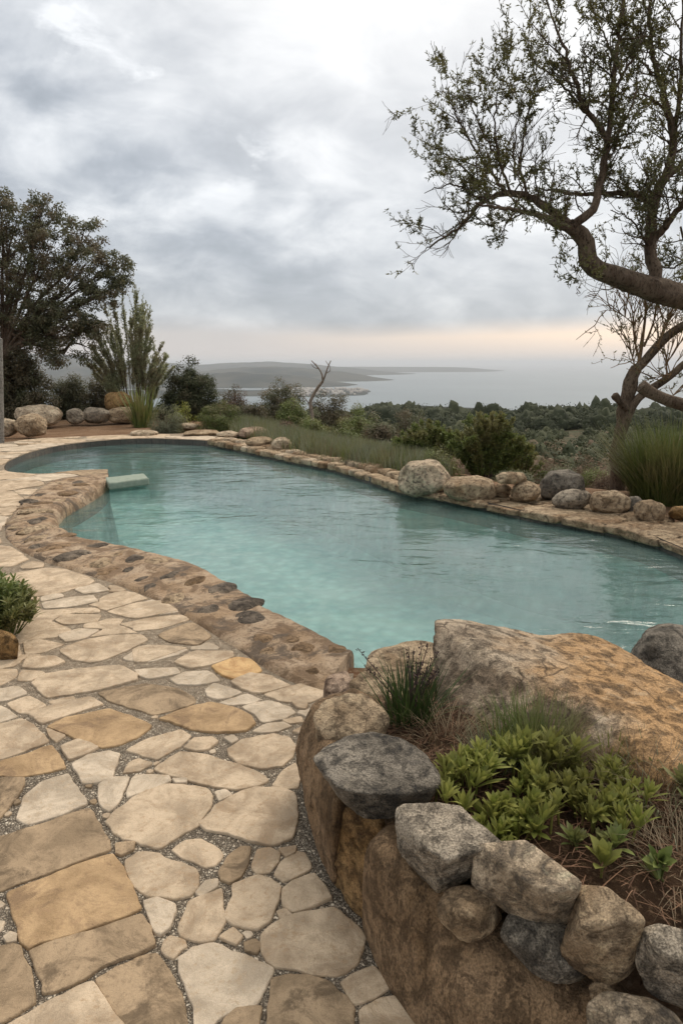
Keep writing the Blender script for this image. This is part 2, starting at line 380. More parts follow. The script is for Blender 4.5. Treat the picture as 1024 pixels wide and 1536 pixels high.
# pool outline (world) -------------------------------------------------------
def W(pts, z): return np.array([Pz(a, b, z) for a, b in pts])
rim_in = [(163, 733), (150, 747), (124, 762), (100, 774), (87, 787), (90, 797), (98, 808), (127, 823), (195, 840), (264, 852), (332, 884), (381, 918), (430, 952), (500, 984), (532, 1003)]
rim_out = [(163, 713), (120, 714), (72, 722), (38, 752), (12, 780), (4, 799), (12, 817), (48, 838), (120, 861), (205, 889), (262, 917), (342, 967), (388, 1000), (437, 1026), (487, 1040)]
lobe = [(163, 715), (120, 717), (70, 722), (29, 722), (12, 718), (7, 713), (10, 705), (20, 698.6), (49, 686), (98, 675), (161, 668), (220, 665), (273, 667), (317, 669), (361, 679), (415, 691), (500, 708)]
rightl = [(600, 741), (674, 755), (724, 765), (761, 774), (803, 784), (869, 794), (931, 807), (973, 817), (1024, 840)]
def chaikin(P, n=2, closed=False):
    P = np.asarray(P, float)
    for _ in range(n):
        if closed: Q = np.roll(P, -1, 0); P = np.stack([.75*P+.25*Q, .25*P+.75*Q], 1).reshape(-1, P.shape[1])
        else:
            Q = P[1:]; A = P[:-1]; P = np.concatenate([P[:1], np.stack([.75*A+.25*Q, .25*A+.75*Q], 1).reshape(-1, P.shape[1]), P[-1:]])
    return P
def resample(P, n):
    P = np.asarray(P, float); s = np.concatenate([[0], np.cumsum(np.linalg.norm(np.diff(P, axis=0), axis=1))])
    t = np.linspace(0, s[-1], n); return np.stack([np.interp(t, s, P[:, k]) for k in range(P.shape[1])], 1)
ri = chaikin(W(rim_in, -.12), 2); ro = chaikin(W(rim_out, 0.), 2)
lb = chaikin(W(lobe, -.12), 2); rl = W(rightl, -.12)
near = np.array([(3.55, 4.9, 0), (3.5, 4.0, 0), (2.6, 3.35, 0), (1.5, 3.45, 0), (.7, 3.45, 0)], float)
outline = np.concatenate([ri[:, :2][::-1], lb[:, :2][1:], chaikin(rl, 1)[:, :2], near[:, :2]])   # tip ... lobe ... right ... near

# ground sheet ---------------------------------------------------------------
rad = np.concatenate([np.arange(.3, 24, .12), 24*1.021**np.arange(1, 332)])
th = np.concatenate([np.arange(-42, 42.01, .3), np.arange(45, 318, 3.)])
TH, RR = np.meshgrid(np.radians(th), rad)
gx = (RR*np.sin(TH)).ravel(); gy = (RR*np.cos(TH)).ravel()
zz = gz(gx, gy)
pin = poly_dist(gx, gy, outline); zz = np.where(pin < .03, -2.4, zz)
nr, nt = len(rad), len(th)
ii = np.arange(nr-1)[:, None]*nt; jj = np.arange(nt)[None, :]; j2 = (jj+1) % nt
q = np.stack([ii+jj, ii+j2, ii+nt+j2, ii+nt+jj], -1).reshape(-1, 4)[:, ::-1]
V = np.stack([gx, gy, zz], 1); c0 = len(V); V = np.concatenate([V, [[0, 0, -.07]]])
cap = np.stack([np.full(nt, c0), (jj[0]+1) % nt, jj[0]], 1)[:, ::-1]
g = mesh_obj('ground', V, [q, cap.astype(int)], M['ground']); tag(g, kind='structure')
# sea
n = 96; a = np.linspace(0, 2*np.pi, n, endpoint=False)
Vs = np.concatenate([[[0, 0, -150]]]+[np.stack([r*np.cos(a), r*np.sin(a), a*0-150], 1) for r in (2000, 8000, 25000, 60000)])
fs = [(0, 1+k, 1+(k+1) % n) for k in range(n)]+[(1+r*n+k, 1+(r+1)*n+k, 1+(r+1)*n+(k+1) % n, 1+r*n+(k+1) % n) for r in range(3) for k in range(n)]
tag(mesh_obj('sea', Vs, fs, M['sea']), kind='structure')

# ------------------------------------------------------------------ pool
def fill(P2, z):
    tri = tessellate_polygon([[Vector((p[0], p[1], 0)) for p in P2]])
    return np.array([(p[0], p[1], z) for p in P2]), [tuple(t) for t in tri]
def up(V, fs):
    out = []
    for f in fs:
        a, b, c = V[f[0]], V[f[1]], V[f[2]]
        out.append(f if (b[0]-a[0])*(c[1]-a[1])-(b[1]-a[1])*(c[0]-a[0]) > 0 else f[::-1])
    return out
def offset_poly(P, d):
    """move each vertex of the closed polygon outward by d"""
    P = np.asarray(P, float); ar = .5*np.sum(P[:, 0]*np.roll(P[:, 1], -1)-np.roll(P[:, 0], -1)*P[:, 1])
    t = np.roll(P, -1, 0)-np.roll(P, 1, 0); t /= np.linalg.norm(t, axis=1)[:, None]+1e-9
    nrm = np.stack([t[:, 1], -t[:, 0]], 1)*(1 if ar > 0 else -1)
    return P+nrm*d
po = outline
V, fs = fill(offset_poly(po, .02), -.12); tag(mesh_obj('pool_water', V, up(V, fs), M['water']), kind='structure')
n = len(po); Vb = np.concatenate([np.c_[po, np.full(n, -.30)], np.c_[offset_poly(po, -.12), np.full(n, -1.15)], np.c_[offset_poly(po, -.3), np.full(n, -1.3)]])
fb = [(k+r*n, (k+1) % n+r*n, (k+1) % n+(r+1)*n, k+(r+1)*n) for r in range(2) for k in range(n)]
V2, f2 = fill(offset_poly(po, -.3), -1.3)
fb += [tuple(i+2*n for i in f) for f in up(V2, f2)]
basin = tag(mesh_obj('pool_basin', Vb, fb, M['basin'], smooth=False), kind='structure')
# tiled waterline band: lobe + everything else except the rock rim
band = offset_poly(outline, -.012)[len(ri)-1:]
nb_ = len(band); L = np.concatenate([[0], np.cumsum(np.linalg.norm(np.diff(band, axis=0), axis=1))])
Vt = np.concatenate([np.c_[band, np.full(nb_, -.006)], np.c_[band, np.full(nb_, -.32)]])
ft = [(k, k+1, nb_+k+1, nb_+k) for k in range(nb_-1)]
tb = mesh_obj('pool_wall_tiles', Vt, ft, M['tile'], smooth=False); tag(tb, kind='structure')
uv = tb.data.uv_layers.new(name='UVMap'); vi = np.array([l.vertex_index for l in tb.data.loops])
uvc = np.stack([L[vi % nb_], Vt[vi, 2]], 1); uv.data.foreach_set('uv', uvc.ravel())

# rock rim (one long sculpted mass)
nU, nW = 300, 26
A = resample(ri, nU); B = resample(ro, nU)
# match by index of the traced pairs rather than arc length
def pairres(P, n):
    P = np.asarray(P); t = np.linspace(0, len(P)-1, n); return np.stack([np.interp(t, np.arange(len(P)), P[:, k]) for k in range(3)], 1)
A = pairres(ri, nU); B = pairres(ro, nU)
ww = np.linspace(-.28, 1.06, nW)
V = []
for w in ww:
    if w < 0: P = A+(B-A)*0.0+(A-B)/np.linalg.norm(A-B, axis=1)[:, None]*(-.015*np.exp(w*8)); z = -.10+w*1.6
    else:
        P = A+(B-A)*w
        z = -.10+.135*(1-np.exp(-w*20))+.006*math.sin(min(w, 1)*math.pi)-(.09*max(0, w-.96)/.1)-.02*w
    V.append(np.c_[P[:, :2], np.full(nU, z)])
V = np.array(V); X = V.reshape(-1, 3)
wv = np.repeat(ww, nU); amp = np.clip((wv+.05)*6, 0, 1)*np.clip((1.05-wv)*8, .15, 1)
X[:, 2] += amp*(.016*fbm(X*np.array([3.2, 3.2, 0]), 3)+.014*np.abs(fbm(X*np.array([8, 8, 0])+9, 3)))
sh = .05*fbm(np.c_[X[:, :2]*1.8, X[:, 2]*3]+4, 3)*np.clip(1-wv*3, 0, 1)
dirv = np.tile((A-B)/np.linalg.norm(A-B, axis=1)[:, None], (nW, 1)); X[:, :2] += dirv[:, :2]*sh[:, None]*.6
k = np.arange(nW-1)[:, None]*nU+np.arange(nU-1)[None, :]
fq = np.stack([k, k+nU, k+nU+1, k+1], -1).reshape(-1, 4)
endf = [tuple(r*nU for r in range(nW))]; endf2 = [tuple(r*nU+nU-1 for r in range(nW))][0][::-1]
fl = [tuple(int(i) for i in f) for f in fq[:, ::-1]]+[endf[0], endf2]
edging = tag(mesh_obj('rock_edging', X, fl, M['rim'], loc=(-2, 7, 0)), 'long curving brown rock edging with dark cobbles between pool and flagstones', 'pool edge')

# diving slab ------------------------------------------------------------------
c = [Pz(157, 716, .03), Pz(216, 710, .03), Pz(224, 717, .03), Pz(163, 724, .03)]
bm = bmesh.new(); tv = [bm.verts.new(p) for p in c]; bv = [bm.verts.new(np.array(p)+(0, 0, -.11)) for p in c]
bm.faces.new(tv[::-1]); bm.faces.new(bv)
for i in range(4): bm.faces.new((tv[i], tv[(i+1) % 4], bv[(i+1) % 4], bv[i]))
bmesh.ops.recalc_face_normals(bm, faces=bm.faces)
bmesh.ops.bevel(bm, geom=bm.edges[:], offset=.035, segments=4, profile=.6, affect='EDGES')
bmesh.ops.subdivide_edges(bm, edges=bm.edges[:], cuts=3, use_grid_fill=True)
V = np.array([v.co[:] for v in bm.verts]); V += fbm(V*7, 3)[:, None]*.006
fl = [tuple(v.index for v in f.verts) for f in bm.faces]; bm.free()
tag(mesh_obj('diving_board', V, fl, M['board'], loc=Pz(165, 722, .03)), 'pale mint green slab jutting out over the water from the rock rim tip', 'diving board')

# ------------------------------------------------------------------ flagstone paving
mid = A*.5+B*.5
def wl(pts, z=0): return [tuple(Pz(a, b, z)[:2]) for a, b in pts]
paveout = [tuple(p) for p in mid[4:, :2]]+wl([(500, 1012), (530, 1010)])+wl([(520, 1080), (500, 1180), (540, 1300), (620, 1400), (700, 1536)])+[(.9, 1.0), (.9, -2), (-9.5, -2), (-9.5, 13.2)]+wl([(-60, 668), (0, 664), (59, 658), (141, 654), (190, 652), (234, 651), (300, 650), (345, 656), (420, 668), (470, 690)])
lobe_o = offset_poly(outline, .0)
nri = len(ri)
lw = [tuple(p) for p in lb[:, :2][::-1]]
lw = [p for p in lw if p[0] < -.9]     # stop the bed before the rubble coping
pave = np.array(paveout+lw)
V, fs = fill(pave, -.0); fs = up(V, fs)
n = len(V); Vs = np.concatenate([V, V-np.array([0, 0, .14])]); sk = [(k, (k+1) % n, n+(k+1) % n, n+k) for k in range(n)]
# lift so that top is z=0
bed = mesh_obj('flagstone_paving', Vs, fs+sk, M['gravel'], smooth=False)
tag(bed, kind='structure')
def conv(pts, x0, y0, s): return [(x0+a/s, y0+b/s) for a, b in pts]
S = 1024/300
ZA = lambda p: conv(p, 0, 1250, S); ZB = lambda p: conv(p, 250, 1236, 2.56); ZC = lambda p: conv(p, 0, 1000, S)
ZD = lambda p: conv(p, 200, 1000, S); ZE = lambda p: conv(p, 0, 800, S); ZF = lambda p: conv(p, 200, 840, 2.844)
traced = [
 ('flag_brown', ZC([(-60,880),(0,862),(200,802),(460,715),(525,830),(575,930),(400,993),(200,1068),(0,1140),(-60,1160)])),
 ('flag_ochre', ZA([(35,298),(250,220),(440,150),(580,100),(640,200),(722,385),(640,418),(480,474),(330,524),(210,552),(152,578),(118,545),(75,420)])),
 ('flag_brown', ZA([(162,602),(230,568),(440,508),(600,455),(735,410),(770,490),(800,568),(650,628),(540,668),(430,732),(300,790),(225,812),(208,730),(178,640)])),
 ('flag_brown', ZA([(-60,590),(0,580),(60,570),(100,585),(108,640),(150,690),(172,800),(175,862),(90,912),(0,965),(-60,990)])),
 ('flag', ZA([(470,762),(550,880),(635,1005),(720,1130),(-60,1130),(-20,1010),(30,995),(190,898),(300,840),(390,795)])),
 ('flag_brown', ZA([(496,735),(560,698),(690,645),(800,606),(870,700),(890,760),(935,870),(955,976),(975,1130),(740,1130),(610,935),(530,805)])),
 ('flag_pale', ZA([(25,525),(50,503),(80,515),(75,545),(45,552)])),
 ('flag_brown', ZA([(590,50),(690,40),(680,80),(620,108),(598,95)])),
 ('flag', ZA([(645,130),(700,95),(810,97),(850,130),(930,155),(1000,180),(1023,210),(1010,270),(960,315),(880,325),(760,315),(700,270),(655,200)])),
 ('flag_pale', ZA([(738,338),(800,325),(895,365),(895,400),(860,480),(820,516),(798,505),(755,400)])),
 ('flag', ZB([(85,300),(150,270),(210,245),(212,300),(218,370),(180,435),(120,445),(60,420),(50,400),(75,330)])),
 ('flag', ZB([(255,235),(350,195),(400,205),(430,240),(420,300),(390,370),(350,395),(260,385),(230,350),(235,310),(255,270)])),
 ('flag', ZB([(20,95),(70,60),(130,52),(200,90),(213,115),(190,150),(155,163),(110,140),(60,120)])),
 ('flag_brown', ZB([(200,185),(240,120),(290,85),(320,85),(310,150),(280,200),(240,222),(215,210)])),
 ('flag', ZB([(330,150),(350,95),(400,90),(432,105),(425,140),(390,180),(350,183),(332,170)])),
 ('flag', ZB([(415,190),(440,145),(500,100),(530,105),(555,165),(480,205),(450,213)])),
 ('flag', ZB([(450,250),(480,220),(570,185),(600,235),(635,280),(560,310),(490,328),(448,310)])),
 ('flag', ZB([(362,420),(420,375),(500,345),(640,318),(690,360),(750,400),(760,440),(735,520),(690,560),(640,575),(560,570),(490,550),(420,540),(375,490)])),
 ('flag_pale', ZB([(45,510),(100,470),(180,460),(250,480),(330,520),(408,548),(385,620),(340,685),(250,710),(190,740),(150,800),(120,840),(105,700),(80,620),(50,560)])),
 ('flag_brown', ZB([(230,745),(270,710),(362,698),(345,800),(230,860),(190,830)])),
 ('flag_brown', ZB([(400,590),(470,578),(540,580),(620,605),(690,660),(718,700),(710,830),(600,900),(380,850),(395,700)])),
 ('flag', ZB([(670,605),(720,570),(800,545),(845,590),(850,620),(790,660),(715,685),(690,640)])),
 ('flag', ZB([(740,710),(820,670),(880,660),(930,700),(980,750),(1000,830),(760,860)])),
 ('flag', ZB([(205,430),(255,395),(288,430),(270,457)])),
 ('flag_pale', ZB([(115,260),(150,215),(195,210),(195,235),(130,277)])),
 ('flag', ZB([(425,330),(450,322),(480,345),(440,358)])),
 ('flag_brown', ZB([(300,455),(340,442),(358,460),(345,490),(305,475)])),
 ('flag', ZB([(430,95),(500,85),(490,105),(460,120)])),
 ('flag', [(159.7,1231.5),(181.7,1209.5),(211,1189),(246,1177),(273,1177),(308,1183),(319,1193),(313,1214),(294,1237),(267,1253),(242.5,1271),(215,1264),(187.5,1255),(168,1243)]),
 ('flag', ZD([(347,800),(420,712),(520,655),(620,620),(760,620),(824,642),(835,760),(810,875),(720,904),(600,892),(500,848),(372,828)])),
 ('flag', ZD([(100,520),(240,435),(360,445),(500,490),(640,540),(695,580),(640,603),(530,622),(420,605),(300,580),(200,555)])),
 ('flag', ZD([(485,420),(560,370),(720,340),(790,355),(825,400),(810,460),(760,505),(650,515),(540,490),(490,450)])),
 ('flag_ochre', ZD([(130,265),(250,215),(390,182),(500,200),(600,245),(622,290),(580,325),(440,333),(300,315),(200,280)])),
 ('flag', ZC([(650,420),(740,370),(920,320),(980,345),(930,400),(800,470),(740,450)])),
 ('flag_pale', ZD([(375,115),(410,82),(560,130),(500,155),(430,163),(378,145)])),
 ('flag_pale', ZD([(440,182),(580,137),(655,165),(600,185),(500,193)])),
 ('flag_pale', ZD([(555,200),(690,168),(800,205),(828,230),(770,262),(665,280),(620,240)])),
 ('flag_pale', ZD([(610,330),(680,290),(770,280),(805,300),(740,325),(650,333)])),
 ('flag', ZD([(715,600),(750,545),(830,490),(850,560),(840,612),(770,618)])),
 ('flag', ZD([(260,410),(310,360),(400,360),(430,380),(380,420),(320,425)])),
 ('flag_pale', ZD([(188,65),(260,28),(380,22),(450,70),(350,88),(230,85)])),
 ('flag', ZD([(500,75),(600,30),(700,45),(810,95),(650,135),(560,115)])),
 ('flag', ZD([(660,140),(800,100),(950,68),(985,80),(965,150),(900,180),(760,170)])),
 ('flag_pale', ZD([(420,640),(470,628),(505,655),(440,685)])),
 ('flag_pale', ZD([(465,360),(510,348),(535,370),(505,388)])),
 ('flag', ZD([(815,330),(870,300),(870,340)])),
 ('flag', ZD([(760,270),(860,250),(870,280),(800,285)])),
 ('flag', ZD([(810,180),(890,185),(880,215),(840,205)])),
 ('flag_orange', ZF([(330,450),(440,412),(500,420),(550,472),(440,508),(380,490)])),
 ('flag', ZF([(0,378),(60,362),(236,372),(150,400),(60,430),(0,430)])),
 ('flag', ZF([(170,435),(260,385),(430,388),(430,408),(325,447),(240,460)])),
 ('flag_brown', ZF([(100,315),(250,260),(335,322),(280,360),(160,348)])),
 ('flag', ZF([(0,260),(215,232),(240,250),(110,290),(0,300)])),
 ('flag_pale', ZF([(0,190),(80,165),(200,222),(60,238),(0,240)])),
 ('flag', [(47,1024),(67,1010),(129,1002),(182,998),(205,1011),(207,1019),(152,1033),(110,1040),(72,1045),(60,1035)]),
 ('flag_brown', ZC([(500,130),(740,82),(900,105),(990,150),(1005,178),(900,218),(790,240),(690,212),(560,170)])),
 ('flag', ZC([(148,245),(260,198),(460,153),(530,190),(420,222),(300,262),(220,290)])),
 ('flag_ochre', ZC([(238,302),(340,258),(560,212),(700,262),(782,300),(700,358),(600,398),(520,409),(420,372),(300,325)])),
 ('flag', ZC([(34,183),(150,142),(235,195),(150,236),(100,232)])),
 ('flag_pale', ZC([(-60,115),(0,110),(90,97),(140,133),(30,172),(-60,178)])),
 ('flag_pale', ZC([(-60,198),(0,195),(92,250),(0,280),(-60,285)])),
 ('flag', ZC([(-60,300),(110,260),(185,302),(250,382),(120,430),(0,468),(-60,480)])),
 ('flag_ochre', ZC([(-60,505),(0,482),(120,450),(262,400),(315,465),(338,513),(200,541),(100,553),(-60,552)])),
 ('flag_brown', ZC([(-60,562),(122,566),(118,610),(60,695),(0,768),(-60,800)])),
 ('flag_pale', ZC([(93,765),(130,662),(220,588),(348,545),(395,620),(448,700),(330,748),(150,798),(108,782)])),
 ('flag_pale', ZC([(370,495),(450,450),(560,430),(610,442),(592,500),(568,568),(500,587),(430,597)])),
 ('flag', ZC([(312,405),(400,370),(508,410),(430,448),(357,474)])),
 ('flag', ZC([(228,307),(338,350),(290,382),(258,352)])),
 ('flag_pale', ZC([(505,600),(570,572),(658,562),(638,620),(598,703),(560,735),(512,700)])),
 ('flag_pale', ZC([(648,640),(692,552),(868,556),(872,583),(760,628),(652,662)])),
 ('flag', ZC([(632,540),(662,487),(710,467),(776,490),(718,528)])),
 ('flag_pale', ZC([(882,577),(958,574),(955,590),(900,594)])),
 ('flag', ZC([(247,175),(380,147),(388,160),(270,188)])),
 ('flag', ZC([(90,70),(112,12),(236,22),(158,68)])),
 ('flag', ZC([(-60,12),(88,8),(82,48),(0,92),(-60,100)])),
 ('flag_pale', ZC([(682,12),(900,3),(926,30),(760,60),(722,48)])),
 ('flag', ZE([(300,595),(420,545),(560,520),(720,512),(758,540),(640,600),(520,648),(460,658),(380,643)])),
 ('flag_pale', ZE([(628,635),(720,582),(860,570),(962,592),(900,618),(780,652),(660,648)])),
 ('flag', ZE([(122,555),(200,540),(330,567),(200,612),(132,618)])),
 ('flag', ZE([(112,685),(137,634),(280,627),(332,655),(260,683),(170,689)])),
 ('flag_pale', ZE([(300,520),(400,487),(512,492),(430,538),(340,553)])),
 ('flag', ZE([(612,460),(760,432),(930,414),(962,430),(860,468),(720,493)])),
 ('flag_pale', ZE([(212,350),(380,322),(478,314),(502,350),(380,373),(230,383)])),
 ('flag', ZE([(282,440),(330,412),(518,412),(500,448),(330,463)])),
 ('flag_pale', ZE([(380,285),(500,252),(566,290),(430,308)])),
 ('flag', ZE([(545,398),(700,352),(855,342),(912,398),(700,436)])),
]
polys = [(m, np.array([Pz(a, b, .009)[:2] for a, b in p])) for m, p in traced]
polys = [(m, offset_poly(p, .0065)) for m, p in polys]
# grow filler stones into the free ground
segA = [p for _, p in polys]
def segs(P): return np.c_[P, np.roll(P, -1, 0)]
bound = segs(pave)
rb = np.array(list(B[:, :2])); rimseg = np.c_[rb[:-1], rb[1:]]
wallc = np.array(wl([(487, 1040), (445, 1130), (445, 1185), (457, 1240), (497, 1325), (545, 1385), (590, 1480), (650, 1550)])+[(.6, 1.0)])
SEG = np.concatenate([segs(p) for p in segA]+[bound, rimseg, np.c_[wallc[:-1], wallc[1:]]])
BB = [(p.min(0), p.max(0)) for p in segA]; PL = list(segA)
def inside(pt, P):
    x, y = pt; x0, y0 = P[:, 0], P[:, 1]; x1, y1 = np.roll(x0, -1), np.roll(y0, -1)
    c = ((y0 > y) != (y1 > y)) & (x < (x1-x0)*(y-y0)/((y1-y0)+1e-15)+x0); return c.sum() % 2 == 1
rimpoly = np.concatenate([A[:, :2], B[::-1, :2]]); wallpoly = np.concatenate([wallc, [(3, 1), (3, 3.2)]])
def try_stone(c, Rm, gap, nray, minr):
    global SEG
    if not inside(c, pave) or inside(c, rimpoly) or inside(c, wallpoly): return None
    for (lo, hi), P in zip(BB, PL):
        if lo[0] <= c[0] <= hi[0] and lo[1] <= c[1] <= hi[1] and inside(c, P): return None
    S_ = SEG[(np.minimum(SEG[:, 0], SEG[:, 2]) < c[0]+Rm*1.6) & (np.maximum(SEG[:, 0], SEG[:, 2]) > c[0]-Rm*1.6) & (np.minimum(SEG[:, 1], SEG[:, 3]) < c[1]+Rm*1.6) & (np.maximum(SEG[:, 1], SEG[:, 3]) > c[1]-Rm*1.6)]
    ang0 = random.random()*6.28; asp = random.uniform(1., 1.7); an = random.random()*3.14 if c[1] < 4 else random.gauss(0, .5)
    pts = []; k1 = random.random()*9
    # squared-off target outline: a few random chords cut off a wobbly ellipse
    cuts = [(random.random()*6.28, random.uniform(.62, .95)) for _ in range(random.choice((3, 4, 5)))]
    for i in range(nray):
        a = ang0+i*2*math.pi/nray; dx, dy = math.cos(a), math.sin(a)
        ca, sa = math.cos(a-an), math.sin(a-an); rmax = Rm/math.sqrt((ca/asp)**2+(sa*asp**.3)**2)
        for (ac, rc) in cuts:
            q_ = math.cos(a-ac)
            if q_ > .2: rmax = min(rmax, Rm*rc/q_)
        if len(S_):
            ex, ey = S_[:, 2]-S_[:, 0], S_[:, 3]-S_[:, 1]; px, py = S_[:, 0]-c[0], S_[:, 1]-c[1]
            den = dx*ey-dy*ex; den = np.where(abs(den) < 1e-12, 1e-12, den)
            t = (px*ey-py*ex)/den; u = (px*dy-py*dx)/den
            hit = t[(t > 0) & (u >= -.02) & (u <= 1.02)]
            if len(hit): rmax = min(rmax, hit.min()-gap)
            tt = np.clip(-(px*ex+py*ey)/(ex*ex+ey*ey+1e-12), 0, 1); 
        if rmax < minr: return None
        pts.append(rmax)
    r = np.array(pts); r = np.minimum(r, .5*r+.25*(np.roll(r, 1)+np.roll(r, -1))+.1*Rm)
    a = ang0+np.arange(nray)*2*np.pi/nray
    P = np.stack([c[0]+r*np.cos(a), c[1]+r*np.sin(a)], 1)
    # keep the joint: pull back points too near other stones
    if len(S_):
        for q_ in range(3):
            px = P[:, 0][:, None]; py = P[:, 1][:, None]; ex, ey = S_[:, 2]-S_[:, 0], S_[:, 3]-S_[:, 1]
            tt = np.clip(((px-S_[:, 0])*ex+(py-S_[:, 1])*ey)/(ex*ex+ey*ey+1e-12), 0, 1)
            d = np.sqrt((px-S_[:, 0]-tt*ex)**2+(py-S_[:, 1]-tt*ey)**2).min(1)
            f = np.where(d < gap*.8, .9, 1.)[:, None]; P = np.array(c)+(P-np.array(c))*f
    if np.linalg.norm(P-np.array(c), axis=1).min() < minr*.7: return None
    SEG = np.concatenate([SEG, segs(P)]); BB.append((P.min(0), P.max(0))); PL.append(P)
    return P
fills = []
for (N, Rm, gap, nray, minr, y0, y1, x0, x1) in ((1500, .50, .010, 22, .15, 3.3, 16, -8, 1), (900, .34, .010, 20, .10, .6, 16, -8, 1), (2200, .22, .010, 18, .055, 3., 16, -7, 1), (700, .2, .012, 16, .05, .6, 3.2, -3, 1), (2600, .10, .008, 13, .026, 3., 9, -5, 1), (260, .05, .006, 9, .018, 1.2, 3.2, -2, .6), (500, .018, .003, 8, .006, 1.2, 3.2, -2, .6)):
    for _ in range(N):
        c = (random.uniform(x0, x1), random.uniform(y0, y1))
        if abs(c[0]) > c[1]*.56+.5: continue
        P = try_stone(c, Rm, gap, nray, minr)
        if P is not None:
            m = random.choices(('flag', 'flag_pale', 'flag_brown', 'flag_ochre'), (6, 3, 1.2, .8))[0]
            if c[1] > 4: m = random.choices(('flag', 'flag_pale', 'flag_brown'), (6, 3, .5))[0]
            fills.append((m, P))
def proj_area(P):
    q_ = np.array([(512+F*x/(y*cp+(H)*sp), 768+F*(-(0-H)*cp*0+(H*cp-y*sp))/(y*cp+H*sp)) for x, y in P if y > .3])
    if len(q_) < 3: return 0
    return .5*abs(np.sum(q_[:, 0]*np.roll(q_[:, 1], -1)-np.roll(q_[:, 0], -1)*q_[:, 1]))
def corner_cut(P, r=.09):
    Q = np.roll(P, -1, 0); P = np.stack([(1-r)*P+r*Q, r*P+(1-r)*Q], 1).reshape(-1, 2); Q = np.roll(P, -1, 0)
    P = np.stack([.8*P+.2*Q, .2*P+.8*Q], 1).reshape(-1, 2)
    seg = np.linalg.norm(np.roll(P, -1, 0)-P, axis=1); out = []
    for i in range(len(P)):
        m = max(1, int(seg[i]/.012)) if P[i, 1] < 3.5 else 1
        for k in range(m): out.append(P[i]+(P[(i+1) % len(P)]-P[i])*k/m)
    return np.array(out)
def stone_mesh(P, base):
    P = corner_cut(P)
    n = len(P); c = P.mean(0); size = np.sqrt(abs(.5*np.sum(P[:, 0]*np.roll(P[:, 1], -1)-np.roll(P[:, 0], -1)*P[:, 1])))
    d = P-c; P = P+d/np.linalg.norm(d, axis=1)[:, None]*(fbm(np.c_[P*26, P[:, :1]*0], 4)*min(.0055, size*.03))[:, None]
    hz = .009+random.uniform(-.003, .003); rings = []
    b = min(.0035, size*.05)/max(size*.5, .01)
    tx, ty = random.gauss(0, .008), random.gauss(0, .008)
    for s_, z in ((1.0, -.03), (1.0, hz-.005), (1-b*.4, hz-.0012), (1-b, hz), (1-b*2.2, hz), (.5, hz)):
        Q = c+(P-c)*s_; rings.append(np.c_[Q, z+((Q-c)@np.array([tx, ty]) if z > 0 else 0)+(fbm(np.c_[Q*9, Q[:, :1]*0], 3)*.0022 if z > 0 else np.zeros(n))])
    V = np.concatenate(rings+[[[c[0], c[1], hz]]]); k = np.arange(n); k2 = (k+1) % n; fs = []
    ar = np.sum(P[:, 0]*np.roll(P[:, 1], -1)-np.roll(P[:, 0], -1)*P[:, 1])
    for r in range(5): fs.append(np.stack([r*n+k, r*n+k2, (r+1)*n+k2, (r+1)*n+k], 1))
    tr = np.stack([5*n+k, 5*n+k2, np.full(n, 6*n)], 1)
    if ar < 0: fs = [f[:, ::-1] for f in fs]; tr = tr[:, ::-1]
    return V, fs, tr
allst = sorted(polys+fills, key=lambda t: -proj_area(t[1]))
rest = {}
for i, (m, P) in enumerate(allst):
    V, fs, tr = stone_mesh(P, 0)
    if i < 99: mesh_obj('flagstone', V, fs+[tr], M[m], bed, loc=V.mean(0))
    else:
        m2 = {'flag_orange': 'flag', 'flag_ochre': 'flag_brown'}.get(m, m)
        r = rest.setdefault('x', {'V': [], 'F': [], 'T': [], 'M': [], 'n': 0})
        r['V'].append(V); r['F'] += [f+r['n'] for f in fs]; r['T'].append(tr+r['n']); r['n'] += len(V)
        r['M'].append((m2, sum(len(f) for f in fs), len(tr)))
r = rest['x']; o = mesh_obj('flagstone_field', np.concatenate(r['V']), [np.concatenate(r['F']), np.concatenate(r['T'])], M['flag'], bed); o['kind'] = 'stuff'
o.data.materials.append(M['flag_pale']); o.data.materials.append(M['flag_brown']); ix = {'flag': 0, 'flag_pale': 1, 'flag_brown': 2}
mi = np.concatenate([np.full(a, ix[m]) for m, a, b in r['M']]+[np.full(b, ix[m]) for m, a, b in r['M']]); o.data.polygons.foreach_set('material_index', mi.astype(np.int32))
print('stones', len(allst), 'filler', len(fills))

